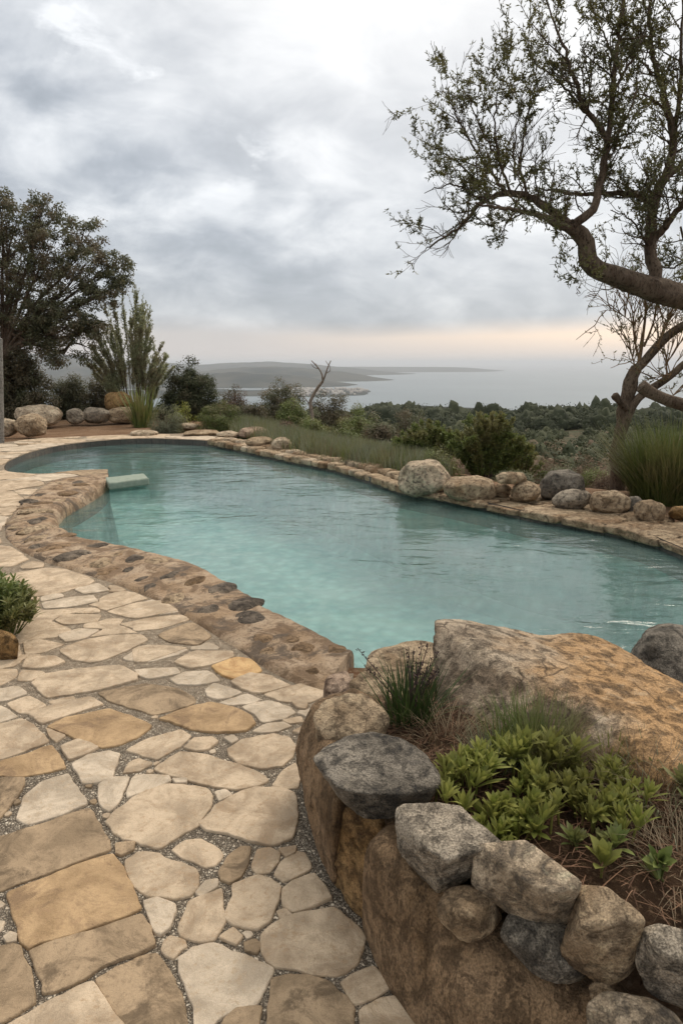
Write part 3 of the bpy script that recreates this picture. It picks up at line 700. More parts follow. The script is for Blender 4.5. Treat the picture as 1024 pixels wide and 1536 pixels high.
# ------------------------------------------------------------------ rocks
_ico = {}
def ico(sub):
    if sub not in _ico:
        bm = bmesh.new(); bmesh.ops.create_icosphere(bm, subdivisions=sub, radius=1)
        _ico[sub] = (np.array([v.co[:] for v in bm.verts]), np.array([[v.index for v in f.verts] for f in bm.faces])); bm.free()
    return _ico[sub]
def hull_planes(P):
    bm = bmesh.new(); [bm.verts.new(p) for p in P]
    bmesh.ops.convex_hull(bm, input=bm.verts); bm.normal_update()
    N = []; 
    for f in bm.faces:
        N.append((*f.normal, f.normal.dot(f.verts[0].co), f.calc_area()))
    bm.free(); return np.array(N)
def rock_from_points(name, P, mat, label=None, cat='rock', group=None, k=16, sub=5, namp=.05, parent=None, grow=1.0, dents=(), fine=1., chips=9, ks=2.2):
    """stone whose main facets are those of the convex hull of P (world points); k = sharpness of its edges"""
    P = np.asarray(P, float); lo, hi = P.min(0), P.max(0); c = (lo+hi)/2; s = (hi-lo)/2+1e-6
    Q = (P-c)/s; pl = hull_planes(Q); nrm = pl[:, :3]; h = pl[:, 3]
    if h.min() < .12:
        c = P.mean(0); Q = (P-c)/s; pl = hull_planes(Q); nrm = pl[:, :3]; h = pl[:, 3]
    sg = np.sign(h); nrm = nrm*sg[:, None]; h = np.abs(h)+.02
    # merge near-parallel planes so that area triangulation does not bias the p-norm
    keep = []
    for i in np.argsort(-pl[:, 4]):
        if all((nrm[i]@nrm[j]) < .985 for j in keep): keep.append(i)
    k = k*ks
    m_ = RNG.normal(0, 1, (chips, 3)); m_ /= np.linalg.norm(m_, axis=1)[:, None]
    if chips: nrm = np.concatenate([nrm[keep], m_]); h = np.concatenate([h[keep], (Q@m_.T).max(0)*RNG.uniform(.80, .95, chips)])
    else: nrm = nrm[keep]; h = h[keep]
    D, Fc = ico(sub); q = np.clip(D@nrm.T/h[None, :], 0, None)
    r = (q**k).sum(1)**(-1/k)*(1+.55/k)
    V = D*r[:, None]*s*grow
    sz = float(np.cbrt(np.prod(s))); off = RNG.uniform(-50, 50, 3)
    n = V/np.linalg.norm(V, axis=1)[:, None]
    u = V/sz
    dsp = namp*sz*(.8*fbm(u*1.1+off, 2)+.5*fbm(u*2.6+off, 3)*fine-.55*(np.abs(fbm(u*3.5+off, 4))-.3)*fine+.22*fbm(u*11+off, 4)*fine)
    dsp = dsp-namp*sz*.9*np.clip(fbm(u*4.5+off*2, 3)-.45, 0, 1)*fine
    V = V+n*dsp[:, None]
    W_ = V+c
    for (p, rad, dep) in dents:
        d = np.linalg.norm(W_-np.asarray(p), axis=1); W_ = W_-np.array([0, 0, 1.])*(dep*np.exp(-(d/rad)**2))[:, None]
    o = mesh_obj(name, W_, Fc, M[mat], parent, loc=c)
    if parent is None: tag(o, label, cat, group)
    return o
def rk(name, spec, mat, label, zb=None, sub=5, **kw):
    """spec: list of (px, py, z) or (px, py, 'Y', Y); top points are mirrored down to zb to close the stone"""
    P = []
    for s_ in spec: P.append(Py(s_[0], s_[1], s_[3]) if len(s_) == 4 else Pz(*s_))
    P = np.array(P)
    if zb is not None:
        c = P.mean(0); Q = P.copy(); Q[:, :2] = c[:2]+(Q[:, :2]-c[:2])*.86; Q[:, 2] = np.minimum(Q[:, 2], zb)
        P = np.concatenate([P, Q])
    return rock_from_points(name, P, mat, label, sub=sub, **kw)
def fieldstone(name, x0, y0, x1, y1, zb, mat, label, depth=.8, k=9, cat='rock', flat=0., group=None, parent=None, sub=5, namp=.08, seed=None, tilt=0., Yfix=None):
    """rounded stone resting at height zb, sized by its photo box"""
    rnd = random.Random(seed if seed is not None else x0*7+y0)
    B0 = Pz((x0+x1)/2, y1, zb); Y = Yfix or B0[1]+.02
    L_ = Py(x0, y1, Y); R_ = Py(x1, y1, Y); w = R_[0]-L_[0]; dep = w*depth; Yc = Y+dep*.45; L_ = Py(x0, y1, Yc); R_ = Py(x1, y1, Yc); w = R_[0]-L_[0]
    top = Py((x0+x1)/2, y0, Y+dep*.35)[2]; hgt = max(.05, top-zb); cx = (L_[0]+R_[0])/2; cy = Y+dep*.5
    P = []
    N = 26
    for i in range(N):
        ph = math.acos(1-2*(i+.5)/N); a = i*2.399+rnd.random()*.7; j = rnd.uniform(.86, 1.05)
        v = np.array([math.sin(ph)*math.cos(a), math.sin(ph)*math.sin(a), math.cos(ph)])
        v = np.sign(v)*np.abs(v)**(.78 if k > 8 else .9)
        P.append((cx+v[0]*w*.5*j, cy+v[1]*dep*.5*j, zb+hgt*(.5+.5*max(-1, min(1, v[2]*1.02)))*(1 if v[2] > 0 else 1)-.02+tilt*v[0]*hgt*.3))
    return rock_from_points(name, np.array(P), mat, label, cat=cat, group=group, parent=parent, sub=sub, k=k*1.2, namp=namp, grow=1.08, chips=11)

WG = 'stacked stones of the curved planter wall'
# tall wall boulders
rk('wall_boulder', [(462,1062,.46),(500,1040,.47),(560,1075,.46),(560,1125,.44),(505,1150,.44),(441,1130,.26),(440,1175,.14),(444,1170,.0),(448,1215,.0),(460,1262,0),(480,1300,0),(505,1330,0),(475,1090,.44),(500,1215,.36),(600,1150,0),(600,1050,0)], 'brown', 'tall brown moss-stained boulder at the far left end of the planter wall', cat='boulder', group=WG, k=12, sub=6, namp=.05, grow=1.0)
rk('wall_boulder', [(503,1215,.37),(560,1200,.38),(590,1225,.38),(592,1290,.30),(497,1262,.22),(497,1322,.0),(515,1350,.0),(548,1385,0),(560,1340,.12),(640,1250,0),(600,1200,0),(520,1235,.35)], 'ochre', 'ochre yellow boulder wedged between the tall brown boulder and the broad smooth one', cat='boulder', group=WG, k=14, sub=6, namp=.06)
rk('wall_boulder', [(556,1262,.40),(585,1240,.41),(610,1280,.40),(652,1338,.33),(690,1408,.27),(745,1428,.26),(810,1475,.24),(880,1490,.22),(980,1540,.18),(545,1330,.22),(546,1385,.0),(566,1438,0),(598,1492,0),(640,1536,0),(705,1600,0),(790,1660,0),(900,1720,0),(552,1365,.14),(610,1440,.16),(720,1540,.16),(1000,1600,0),(680,1300,0),(620,1230,0),(850,1400,.0)], 'brown', 'broad smooth brown boulder forming the outer face of the planter wall beside the paving', cat='boulder', group=WG, k=12, sub=6, namp=.022, fine=.7, chips=2, ks=1.6)
# cap stones
rk('wall_stone', [(476,1098,.47),(470,1075,.50),(487,1050,.53),(515,1036,.55),(548,1042,.55),(583,1072,.53),(585,1082,.5),(560,1100,.49),(520,1106,.47),(500,1112,.45)], 'tan', 'tan rounded cap stone on top of the tall brown boulder, behind the dark grey slab', zb=.42, group=WG, k=9, namp=.06, chips=5)
rk('wall_stone', [(471,1139,.50),(476,1118,.52),(520,1102,.53),(556,1097,.53),(600,1110,.53),(640,1140,.52),(656,1160,.51),(657,1179,.49),(596,1190,.505),(534,1187,.505),(506,1178,.505),(512,1198,.43),(547,1225,.41),(600,1222,.41),(650,1205,.42),(655,1190,.44),(600,1150,.40),(560,1120,.42)], 'darkgrey', 'flat angular dark grey slab on the planter wall above the ochre boulder', group=WG, k=20, sub=6, namp=.035, grow=1.02, chips=2)
rk('wall_stone', [(594,1222,.49),(602,1207,.51),(650,1205,.52),(690,1213,.52),(745,1262,.51),(748,1275,.48),(668,1290,.49),(640,1272,.50),(594,1262,.44),(600,1283,.41),(628,1312,.37),(655,1340,.34),(690,1325,.35),(738,1285,.41),(700,1240,.36)], 'granite', 'grey squared stone on the wall between the dark slab and the pale block', group=WG, k=20, sub=6, namp=.045, grow=1.02, chips=2)
rk('wall_stone', [(716,1268,.50),(788,1263,.53),(868,1322,.52),(824,1337,.50),(776,1312,.50),(709,1326,.42),(712,1290,.47),(728,1345,.39),(795,1390,.36),(848,1382,.38),(864,1340,.47),(800,1310,.36),(760,1280,.38)], 'palegrey', 'pale cream rectangular block with crisp edges on top of the planter wall', group=WG, k=24, sub=6, namp=.03, grow=1.02, chips=0)
rk('wall_stone', [(672,1335,.39),(705,1326,.41),(745,1345,.39),(750,1375,.35),(735,1405,.32),(690,1413,.31),(660,1390,.33),(657,1358,.37),(700,1368,.41),(720,1380,.26),(700,1350,.27),(760,1360,.30)], 'tan', 'small round tan stone tucked below the pale cream block', group=WG, k=10, namp=.05, grow=1.05)
rk('wall_stone', [(748,1378,.38),(762,1370,.39),(850,1390,.38),(870,1430,.35),(872,1475,.30),(855,1487,.28),(800,1462,.29),(755,1420,.33),(744,1395,.36),(810,1420,.38),(880,1440,.22),(800,1380,.25)], 'darkgrey', 'dark grey oval stone lying beneath the pale cream block in the planter wall', group=WG, k=9, namp=.03, grow=1.02)
rk('wall_stone', [(871,1331,.48),(909,1334,.50),(962,1376,.50),(951,1405,.46),(868,1388,.46),(842,1420,.37),(850,1440,.34),(918,1481,.30),(940,1466,.32),(955,1420,.42),(900,1430,.41),(920,1370,.34),(900,1345,.36)], 'tan', 'squarish tan stone on the wall directly right of the pale cream block', group=WG, k=16, sub=6, namp=.04, grow=1.04, chips=2)
rk('wall_stone', [(962,1392,.48),(985,1387,.49),(1060,1405,.49),(1100,1450,.46),(952,1440,.40),(949,1470,.36),(1010,1515,.31),(1090,1540,.31),(1000,1440,.45),(1060,1430,.36),(1000,1400,.36)], 'granite', 'grey speckled stone at the right edge of the photo on top of the planter wall', group=WG, k=18, sub=6, namp=.04, grow=1.03)
rk('wall_stone', [(872,1500,.33),(905,1485,.35),(975,1495,.35),(1030,1530,.34),(1050,1570,.3),(960,1620,.22),(885,1580,.24),(868,1530,.28),(950,1530,.34),(960,1520,.22)], 'palegrey', 'pale stone at the bottom right corner of the planter wall, lowest in the photo', group=WG, k=12, namp=.04, grow=1.03)
rk('wall_stone', [(880,1475,.31),(905,1470,.32),(925,1485,.31),(915,1510,.27),(885,1500,.27),(900,1490,.22)], 'tan', 'little chinking stone under the squarish tan stone', group=WG, k=10, sub=4, namp=.04)
rk('wall_stone', [(560,1205,.36),(600,1200,.38),(640,1240,.38),(600,1260,.36),(575,1235,.32),(600,1230,.28)], 'brown', 'small brown stone in the dark gap under the grey slab', group=WG, k=10, sub=4, namp=.04)
# planter boulders
rk('boulder', [(659,940,'Y',2.62),(668,934,'Y',2.75),(705,934,'Y',2.80),(745,944,'Y',2.8),(800,958,'Y',2.78),(870,957,'Y',2.78),(895,958,'Y',2.75),(935,980,'Y',2.7),(1024,1036,.47),(1250,1165,.43),
    (664,1010,'Y',2.48),(668,1072,'Y',2.40),(720,1000,'Y',2.52),(835,1012,'Y',2.42),(905,1060,.53),(985,1118,.48),(1080,1190,.46),
    (720,1108,.36),(800,1135,.33),(880,1148,.33),(960,1165,.33),(690,1090,.3),(1200,1230,'Y',2.1)], 'boulder', 'largest boulder, mottled grey and warm tan with a sloping flat top, lying across the planter', cat='boulder', k=16, sub=7, namp=.05, zb=.22, grow=1.02, chips=0, ks=3.2,
    dents=[(Py(800, 950, 2.75), .14, .035)])
rk('boulder', [(545,985,'Y',3.0),(560,972,'Y',3.1),(610,962,'Y',3.15),(660,958,'Y',3.15),(700,965,'Y',3.1),(548,1004,'Y',2.9),(600,1015,'Y',2.8),(680,1030,'Y',2.75)], 'tan', 'low tan boulder at the pool edge behind the tuft of dark flower heads', zb=.0, cat='boulder', k=10, namp=.05)
rk('rock', [(483,1030,.22),(490,1015,.25),(520,1006,.27),(530,1030,.24),(525,1048,.2),(486,1046,.14)], 'pink', 'small smooth brownish rock at the inner corner of the paving, above the tan cap stone', zb=0., k=9, namp=.05)
rk('rock', [(525,1022,.30),(545,1006,.33),(600,1006,.33),(640,1010,.33),(640,1040,.3),(560,1050,.28)], 'tan', 'flat tan rock half hidden by the grass tuft at the planter edge', zb=.1, k=10, namp=.05)
rk('boulder', [(941,975,'Y',3.2),(958,942,'Y',3.3),(990,934,'Y',3.3),(1040,934,'Y',3.25),(1100,960,'Y',3.2),(945,1000,'Y',3.05),(1000,1025,'Y',2.9),(1080,1060,'Y',2.85),(985,960,'Y',3.0)], 'darkgrey', 'dark grey angular boulder behind the largest boulder at the right edge of the photo', zb=.05, cat='boulder', k=18, sub=6, namp=.06)
# planter soil
soilp = [(.0, 3.1), (.04, 2.45), (.02, 2.2), (.06, 1.9), (.2, 1.72), (.35, 1.55), (.55, 1.38), (.8, 1.25), (1.3, 1.1), (2.2, 1.0), (3.4, 1.6), (3.6, 3.0), (2.6, 3.2), (1.5, 3.3), (.7, 3.3), (.25, 3.3)]
gx_, gy_ = np.meshgrid(np.arange(-.1, 3.7, .03), np.arange(.9, 3.4, .03)); sx, sy = gx_.ravel(), gy_.ravel()
dd = poly_dist(sx, sy, np.array(soilp)); sz_ = .415-.04*np.clip(1-(-dd)/.15, 0, 1)+.022*fbm(np.c_[sx, sy, sx*0]*5, 4)
sz_ = sz_-np.clip((sy-2.3)/.6, 0, 1)*.30
Vq = np.c_[sx, sy, np.where(dd > 0, np.maximum(-.1, sz_-dd*6), sz_)]
nyy, nxx = gx_.shape; kk = (np.arange(nyy-1)[:, None]*nxx+np.arange(nxx-1)[None, :]).ravel(); kk = kk[dd[kk] < .03]
mesh_s = mesh_obj('planter_soil', Vq, np.stack([kk, kk+1, kk+nxx+1, kk+nxx], 1), M['soil'], loc=(1.5, 2, .4)); tag(mesh_s, kind='structure')

# left foreground rock
rk('rock', [(-40,945,.17),(-10,938,.19),(14,944,.17),(28,962,.12),(26,975,.06),(0,980,.04),(-50,985,.04),(0,950,.17)], 'ochre', 'ochre rock at the left edge of the photo under the leafy green bush', zb=0., k=12, namp=.05)
# rocks of the garden behind the lobe
rk_far = [
 ((24,607,92,641), .0, 'palegrey', 'big rounded pale grey boulder at left, behind a smaller tan one', .8, 11),
 ((26,621,70,655), .0, 'tan', 'tan boulder leaning in front of the big pale grey boulder at left', .8, 12),
 ((-8,627,28,655), .0, 'palegrey', 'grey-tan boulder beside the wooden post at the left edge', .8, 10),
 ((100,612,128,636), .0, 'granite', 'low grey rock between the big pale boulder and the flat pair', .8, 11),
 ((124,611,166,635), .0, 'granite', 'long low mottled rock in the row at the back of the soil bed', .6, 14),
 ((158,610,213,634), .0, 'tan', 'wide tan and brown rock below the orange-tan rock', .6, 16),
 ((157,588,199,616), .30, 'ochre', 'bright orange-tan rock perched on top of the rock row beside the spiky clump', .7, 14),
]
for (b, zb, m, lab, dp, kk_) in rk_far: fieldstone('boulder' if b[2]-b[0] > 40 else 'rock', *b, zb, m, lab, depth=dp, k=kk_, Yfix=19.9 if zb > .2 else None)
for (b, m, lab, kk_) in [((194,645,236,655), 'palegrey', 'flat pale slab sunk in the soil left of the brownish tuft', 9), ((268,634,298,645), 'palegrey', 'small pale flat rock between the grass tufts', 9), ((276,645,330,655), 'coping', 'flat tan slab at the start of the rubble edging', 9),
     ((326,646,360,657), 'palegrey', 'low pale rock left of the pinkish rounded rock', 9), ((354,640,406,659), 'pink', 'pinkish rounded rock lying on the far edging', 8), ((370,655,412,672), 'coping', 'broad rough tan slab in front of the pinkish rock', 9), ((407,656,438,677), 'palegrey', 'pale egg-shaped rock at the start of the long rubble coping', 7)]:
    fieldstone('rock', *b, .0, m, lab, depth=1.0, k=kk_)
# stones on the right coping
rt = [
 ((592,688,674,747), 'palegrey', 'largest pale boulder on the right coping, dome-shaped, standing above the water', .9, 10, -.05),
 ((662,714,740,755), 'tan', 'long flat-topped pale tan boulder right of the dome-shaped one', .7, 13, -.03),
 ((738,723,766,746), 'tan', 'small squat tan stone under another stone, right of the long tan boulder', .9, 10, .02),
 ((765,721,811,755), 'tan', 'round tan stone left of the dark angular rock on the coping', .8, 8, .0),
 ((808,706,876,755), 'darkgrey', 'dark grey angular rock standing up behind the row of coping stones', .8, 18, -.02),
 ((829,733,886,766), 'granite', 'oval grey-tan stone in front of the dark angular rock', .7, 8, .0),
 ((883,736,941,772), 'tan', 'oblong squared tan stone in the middle of the row at right', .7, 13, .0),
 ((936,744,963,771), 'darkgrey', 'small dark stone squeezed between two tan ones at right', .9, 12, .0),
 ((950,750,999,784), 'tan', 'grey and rust coloured stone at the right end of the row, beside the tall grass', .8, 9, .0),
 ((1003,758,1040,782), 'ochre', 'rust brown stone at the very right edge behind the coping', .8, 10, .0)]
for (b, m, lab, dp, kk_, zb) in rt: fieldstone('boulder' if b[2]-b[0] > 60 else 'stone', *b, zb, m, lab, depth=dp, k=kk_)
fieldstone('stone', 742, 706, 788, 728, .21, 'tan', 'flattish tan stone sitting on top of two smaller stones on the coping', depth=.8, k=10)

rndc = random.Random(12); placed = []
for _ in range(2600):
    if len(placed) >= 64: break
    uu = rndc.uniform(.10, .955); w_ = rndc.uniform(.26, .84); iu = int(uu*(nU-1)); pa_, pb_ = A[iu, :2], B[iu, :2]; p = pa_+(pb_-pa_)*w_
    rr = rndc.uniform(.07, .155)*(1.25 if p[1] > 5 else 1.)
    if any(np.hypot(*(p-q_[0])) < (rr+q_[1])*.98 for q_ in placed): continue
    placed.append((p, rr)); dv = (pb_-pa_)/np.linalg.norm(pb_-pa_); an = math.atan2(dv[1], dv[0])+rndc.uniform(-.5, .5); zs_ = float(X.reshape(nW, nU, 3)[min(nW-1, max(0, int(round((w_+.28)/1.34*(nW-1))))), iu, 2])
    P = []
    for i in range(18):
        ph = math.acos(1-2*(i+.5)/18); aa = i*2.399+rndc.random()*.6; j = rndc.uniform(.85, 1.1); lx, ly = math.sin(ph)*math.cos(aa)*rr*1.3*j, math.sin(ph)*math.sin(aa)*rr*.85*j
        P.append((p[0]+lx*math.cos(an)-ly*math.sin(an), p[1]+lx*math.sin(an)+ly*math.cos(an), zs_-.016+math.cos(ph)*rr*.25))
    rock_from_points('cobble', np.array(P), rndc.choices(('cobble_dark', 'brown', 'tan', 'coping'), (3.4, 4, 1., 2))[0], parent=edging, k=8, sub=4, namp=.07, chips=5)
# coping ----------------------------------------------------------------------
def course(root, path, wmin, wmax, inw, outw, z0, z1, mat, rnd, k, sub, gap=.012, jitter=.02, namp=.05):
    P = resample(path, 400); s_ = np.concatenate([[0], np.cumsum(np.linalg.norm(np.diff(P[:, :2], axis=0), axis=1))]); t = 0
    while t < s_[-1]-.1:
        L_ = rnd.uniform(wmin, wmax); a, b = t+gap/2, min(t+L_-gap/2, s_[-1])
        pa = np.array([np.interp(a, s_, P[:, i]) for i in (0, 1)]); pb = np.array([np.interp(b, s_, P[:, i]) for i in (0, 1)])
        d = (pb-pa)/(np.linalg.norm(pb-pa)+1e-9); nn = np.array([-d[1], d[0]]) # left of travel = away from pool
        iw = inw+rnd.uniform(-jitter, jitter); ow = outw+rnd.uniform(-jitter, jitter)*2.5; zt = z1+rnd.uniform(-.018, .018)
        pts = []
        for z_, e_ in ((zt, .97), (z0, 1.0)):
            for q_, w_ in ((pa, iw), (pb, iw), (pb, ow), (pa, ow), ((pa+pb)/2, iw-.015), ((pa+pb)/2, ow+.02)):
                p = q_+nn*w_*e_+d*rnd.uniform(-.01, .01); pts.append((p[0], p[1], z_+rnd.uniform(-.008, .008)))
        rock_from_points('coping_stone', np.array(pts), mat(rnd), parent=root, k=k, sub=sub, namp=namp, grow=1.0)
        t += L_
rnd = random.Random(5)
path1 = np.array([(-2.9, 14.93), *[tuple(p[:2]) for p in W([(361,679),(415,691),(500,708),(560,727),(600,741)], -.12)]])
c1 = empty('rubble_coping', (-1, 12, 0)); tag(c1, 'long low double row of small rough tan stones edging the far side of the pool', 'coping')
cm = lambda r: r.choices(('coping', 'tan', 'palegrey', 'brown'), (5, 2, 1, .8))[0]
course(c1, path1, .20, .34, -.05, .17, -.085, .02, cm, rnd, 14, 3, .012, .015, .07)
course(c1, path1+np.array([.16, .10]), .18, .34, .04, .30, -.2, .045, cm, rnd, 14, 3, .012, .02, .08)
c2 = empty('stone_coping', (2.4, 7.5, 0)); tag(c2, 'row of broad thick tan slabs with dark undersides capping the right pool wall', 'coping')
path2 = np.concatenate([W([(600,741),(674,755),(724,765),(761,774),(803,784),(869,794),(931,807),(973,817),(1024,840)], -.12)[:, :2], [(3.5, 5.0), (3.6, 4.0)]])
course(c2, path2, .34, .72, -.07, .42, -.085, .0, lambda r: r.choices(('coping', 'tan'), (4, 1))[0], rnd, 16, 4, .014, .03, .07)
c3 = empty('gravel_ledge', (2.8, 7.8, 0)); tag(c3, 'second band of rough flat tan slabs behind the right coping, carrying the loose stones', 'stone ledge')
course(c3, path2+np.array([.40, .25]), .3, .6, -.02, .42, -.15, .005, lambda r: r.choices(('coping', 'tan', 'brown'), (3, 1, 1))[0], rnd, 10, 4, .01, .03, .09)

# ------------------------------------------------------------------ foliage helpers
def rot_basis(D):
    D = D/(np.linalg.norm(D, axis=1)[:, None]+1e-9); up_ = np.where(np.abs(D[:, 2:3]) > .9, np.array([[1., 0, 0]]), np.array([[0, 0, 1.]]))
    s_ = np.cross(D, up_); s_ /= np.linalg.norm(s_, axis=1)[:, None]+1e-9; return D, s_, np.cross(s_, D)
def leaves(P, D, length, width, rng=RNG, face=None):
    """one folded diamond leaf per position; D = growth direction"""
    n = len(P); D, s_, u_ = rot_basis(D); a = rng.uniform(0, 2*np.pi, n)[:, None]; sd = s_*np.cos(a)+u_*np.sin(a); nn = np.cross(D, sd)
    if face is not None:
        t_ = D-face*np.sum(D*face, 1)[:, None]; D = t_/(np.linalg.norm(t_, axis=1)[:, None]+1e-9); sd = np.cross(face, D); nn = np.cross(D, sd)
    L_ = length*rng.uniform(.6, 1.25, n)[:, None]; w = width*rng.uniform(.7, 1.25, n)[:, None]
    v0 = P; v1 = P+D*L_*.45+sd*w*.5+nn*L_*.06; v2 = P+D*L_-nn*L_*.12; v3 = P+D*L_*.45-sd*w*.5+nn*L_*.06
    V = np.stack([v0, v1, v2, v3], 1).reshape(-1, 3); k = np.arange(n)*4; return V, np.stack([k, k+1, k+2, k+3], 1)
def blades(P, az, tilt, bend, length, width, prof=(1, .9, .7, .4, .02), cup=0.):
    """curved strips: tilt = start angle from vertical, bend = added lean along the blade"""
    n = len(P); m = len(prof); V = np.zeros((n, m, 2, 3)); pos = np.array(P, float); h = np.stack([np.cos(az), np.sin(az), 0*az], 1); sd = np.stack([-np.sin(az), np.cos(az), 0*az], 1)
    seg = length/(m-1)
    for i in range(m):
        th_ = tilt+bend*i/(m-1)
        V[:, i, 0] = pos-sd*(width*prof[i]*.5)[:, None]; V[:, i, 1] = pos+sd*(width*prof[i]*.5)[:, None]
        pos = pos+h*(np.sin(th_)*seg)[:, None]+np.array([0, 0, 1.])*(np.cos(th_)*seg)[:, None]
    base = np.arange(n)[:, None]*(2*m)+np.arange(m-1)[None, :]*2
    Fq = np.stack([base, base+1, base+3, base+2], -1).reshape(-1, 4); return V.reshape(-1, 3), Fq
class Geo:
    def __init__(s): s.V = []; s.F = {}; s.n = 0
    def add(s, V, Fc):
        s.V.append(np.asarray(V)); s.F.setdefault(Fc.shape[1], []).append(Fc+s.n); s.n += len(V)
    def obj(s, name, mat, parent=None, loc=None): return mesh_obj(name, np.concatenate(s.V), [np.concatenate(f) for f in s.F.values()], mat, parent, loc)
def tube(geo, P, r, sides=6, rough=0.):
    P = np.asarray(P, float); r = np.asarray(r, float)*np.ones(len(P)); n = len(P)
    t = np.gradient(P, axis=0); t /= np.linalg.norm(t, axis=1)[:, None]+1e-9
    s_ = np.cross(t[0], (0, 0, 1.) if abs(t[0][2]) < .9 else (1., 0, 0)); s_ /= np.linalg.norm(s_); V = []
    a = np.linspace(0, 2*np.pi, sides, endpoint=False)
    for i in range(n):
        s_ = s_-t[i]*(s_@t[i]); s_ /= np.linalg.norm(s_)+1e-9; b = np.cross(t[i], s_)
        rr = r[i]*(1+(rough*fbm(np.c_[np.cos(a)*1.5+P[i, 0]*6, np.sin(a)*1.5+P[i, 1]*6, np.full(sides, P[i, 2]*6)], 2) if rough else 0))
        V.append(P[i]+(np.cos(a)*rr)[:, None]*s_+(np.sin(a)*rr)[:, None]*b)
    V = np.concatenate(V); k = np.arange(n-1)[:, None]*sides+np.arange(sides)[None, :]; k2 = np.arange(n-1)[:, None]*sides+(np.arange(sides)+1)[None, :] % sides
    geo.add(V, np.stack([k, k2, k2+sides, k+sides], -1).reshape(-1, 4))
    geo.add(np.concatenate([V[-sides:], [P[-1]+t[-1]*r[-1]*.5]]), np.stack([np.arange(sides), (np.arange(sides)+1) % sides, np.full(sides, sides)], 1))
    geo.add(np.concatenate([V[:sides], [P[0]-t[0]*r[0]*.3]]), np.stack([(np.arange(sides)+1) % sides, np.arange(sides), np.full(sides, sides)], 1))
def wander(p, d, L_, n, wob, rnd, upb=0.):
    P = [np.array(p, float)]; d = np.array(d, float); d /= np.linalg.norm(d)
    for i in range(n):
        d = d+np.array([rnd.gauss(0, wob), rnd.gauss(0, wob), rnd.gauss(0, wob)+upb]); d /= np.linalg.norm(d); P.append(P[-1]+d*L_/n)
    return np.array(P), d
def grow(geo, anchors, p, d, L_, r, lev, rnd, wob=.16, upb=.05, kids=(3, 5), ratio=.62, spread=.7, leafy=2, minr=.002):
    P, _ = wander(p, d, L_, 5 if lev else 4, wob, rnd, upb); rs = np.linspace(r, max(minr, r*.45), len(P)); tube(geo, P, rs, 5 if lev > 1 else 3+(lev > 0))
    if lev < leafy:
        for i in range(len(P)-1): anchors.append((P[i], P[i+1]))
    if lev == 0: return
    for _ in range(rnd.randint(*kids)):
        t = rnd.uniform(.25, 1.)*(len(P)-1.001); i = int(t); q_ = P[i]+(P[i+1]-P[i])*(t-i); dd_ = P[i+1]-P[i]; dd_ /= np.linalg.norm(dd_)
        s_ = np.array([rnd.gauss(0, 1) for _ in range(3)]); s_ -= dd_*(s_@dd_); s_ /= np.linalg.norm(s_)
        grow(geo, anchors, q_, dd_*(1-spread*.4)+s_*spread*rnd.uniform(.5, 1.2), L_*ratio*rnd.uniform(.7, 1.25), max(minr, rs[i]*.6), lev-1, rnd, wob, upb, kids, ratio, spread, leafy, minr)
def leaves_on(anchors, per, length, width, spread=.8, keep=1., rng=RNG, off=0.):
    A0 = np.array([a for a, b in anchors]); A1 = np.array([b for a, b in anchors]); 
    idx = rng.integers(0, len(A0), int(len(A0)*per)); 
    if keep < 1:
        den = fbm(A0*2.3, 2); ok = den > np.quantile(den, 1-keep); idx = idx[ok[idx]]
    t = rng.uniform(0, 1, len(idx))[:, None]; P = A0[idx]*(1-t)+A1[idx]*t; d = A1[idx]-A0[idx]; d /= np.linalg.norm(d, axis=1)[:, None]+1e-9
    P = P+rng.normal(0, 1, P.shape)*off
    return leaves(P, d*(1-spread*.5)+rng.normal(0, 1, P.shape)*spread*.55, length, width, rng)
def Pg(x, Y, dz=0.):
    X_ = Py(x, 700, Y)[0]; return np.array([X_, Y, float(gz(X_, Y)[0])+dz])

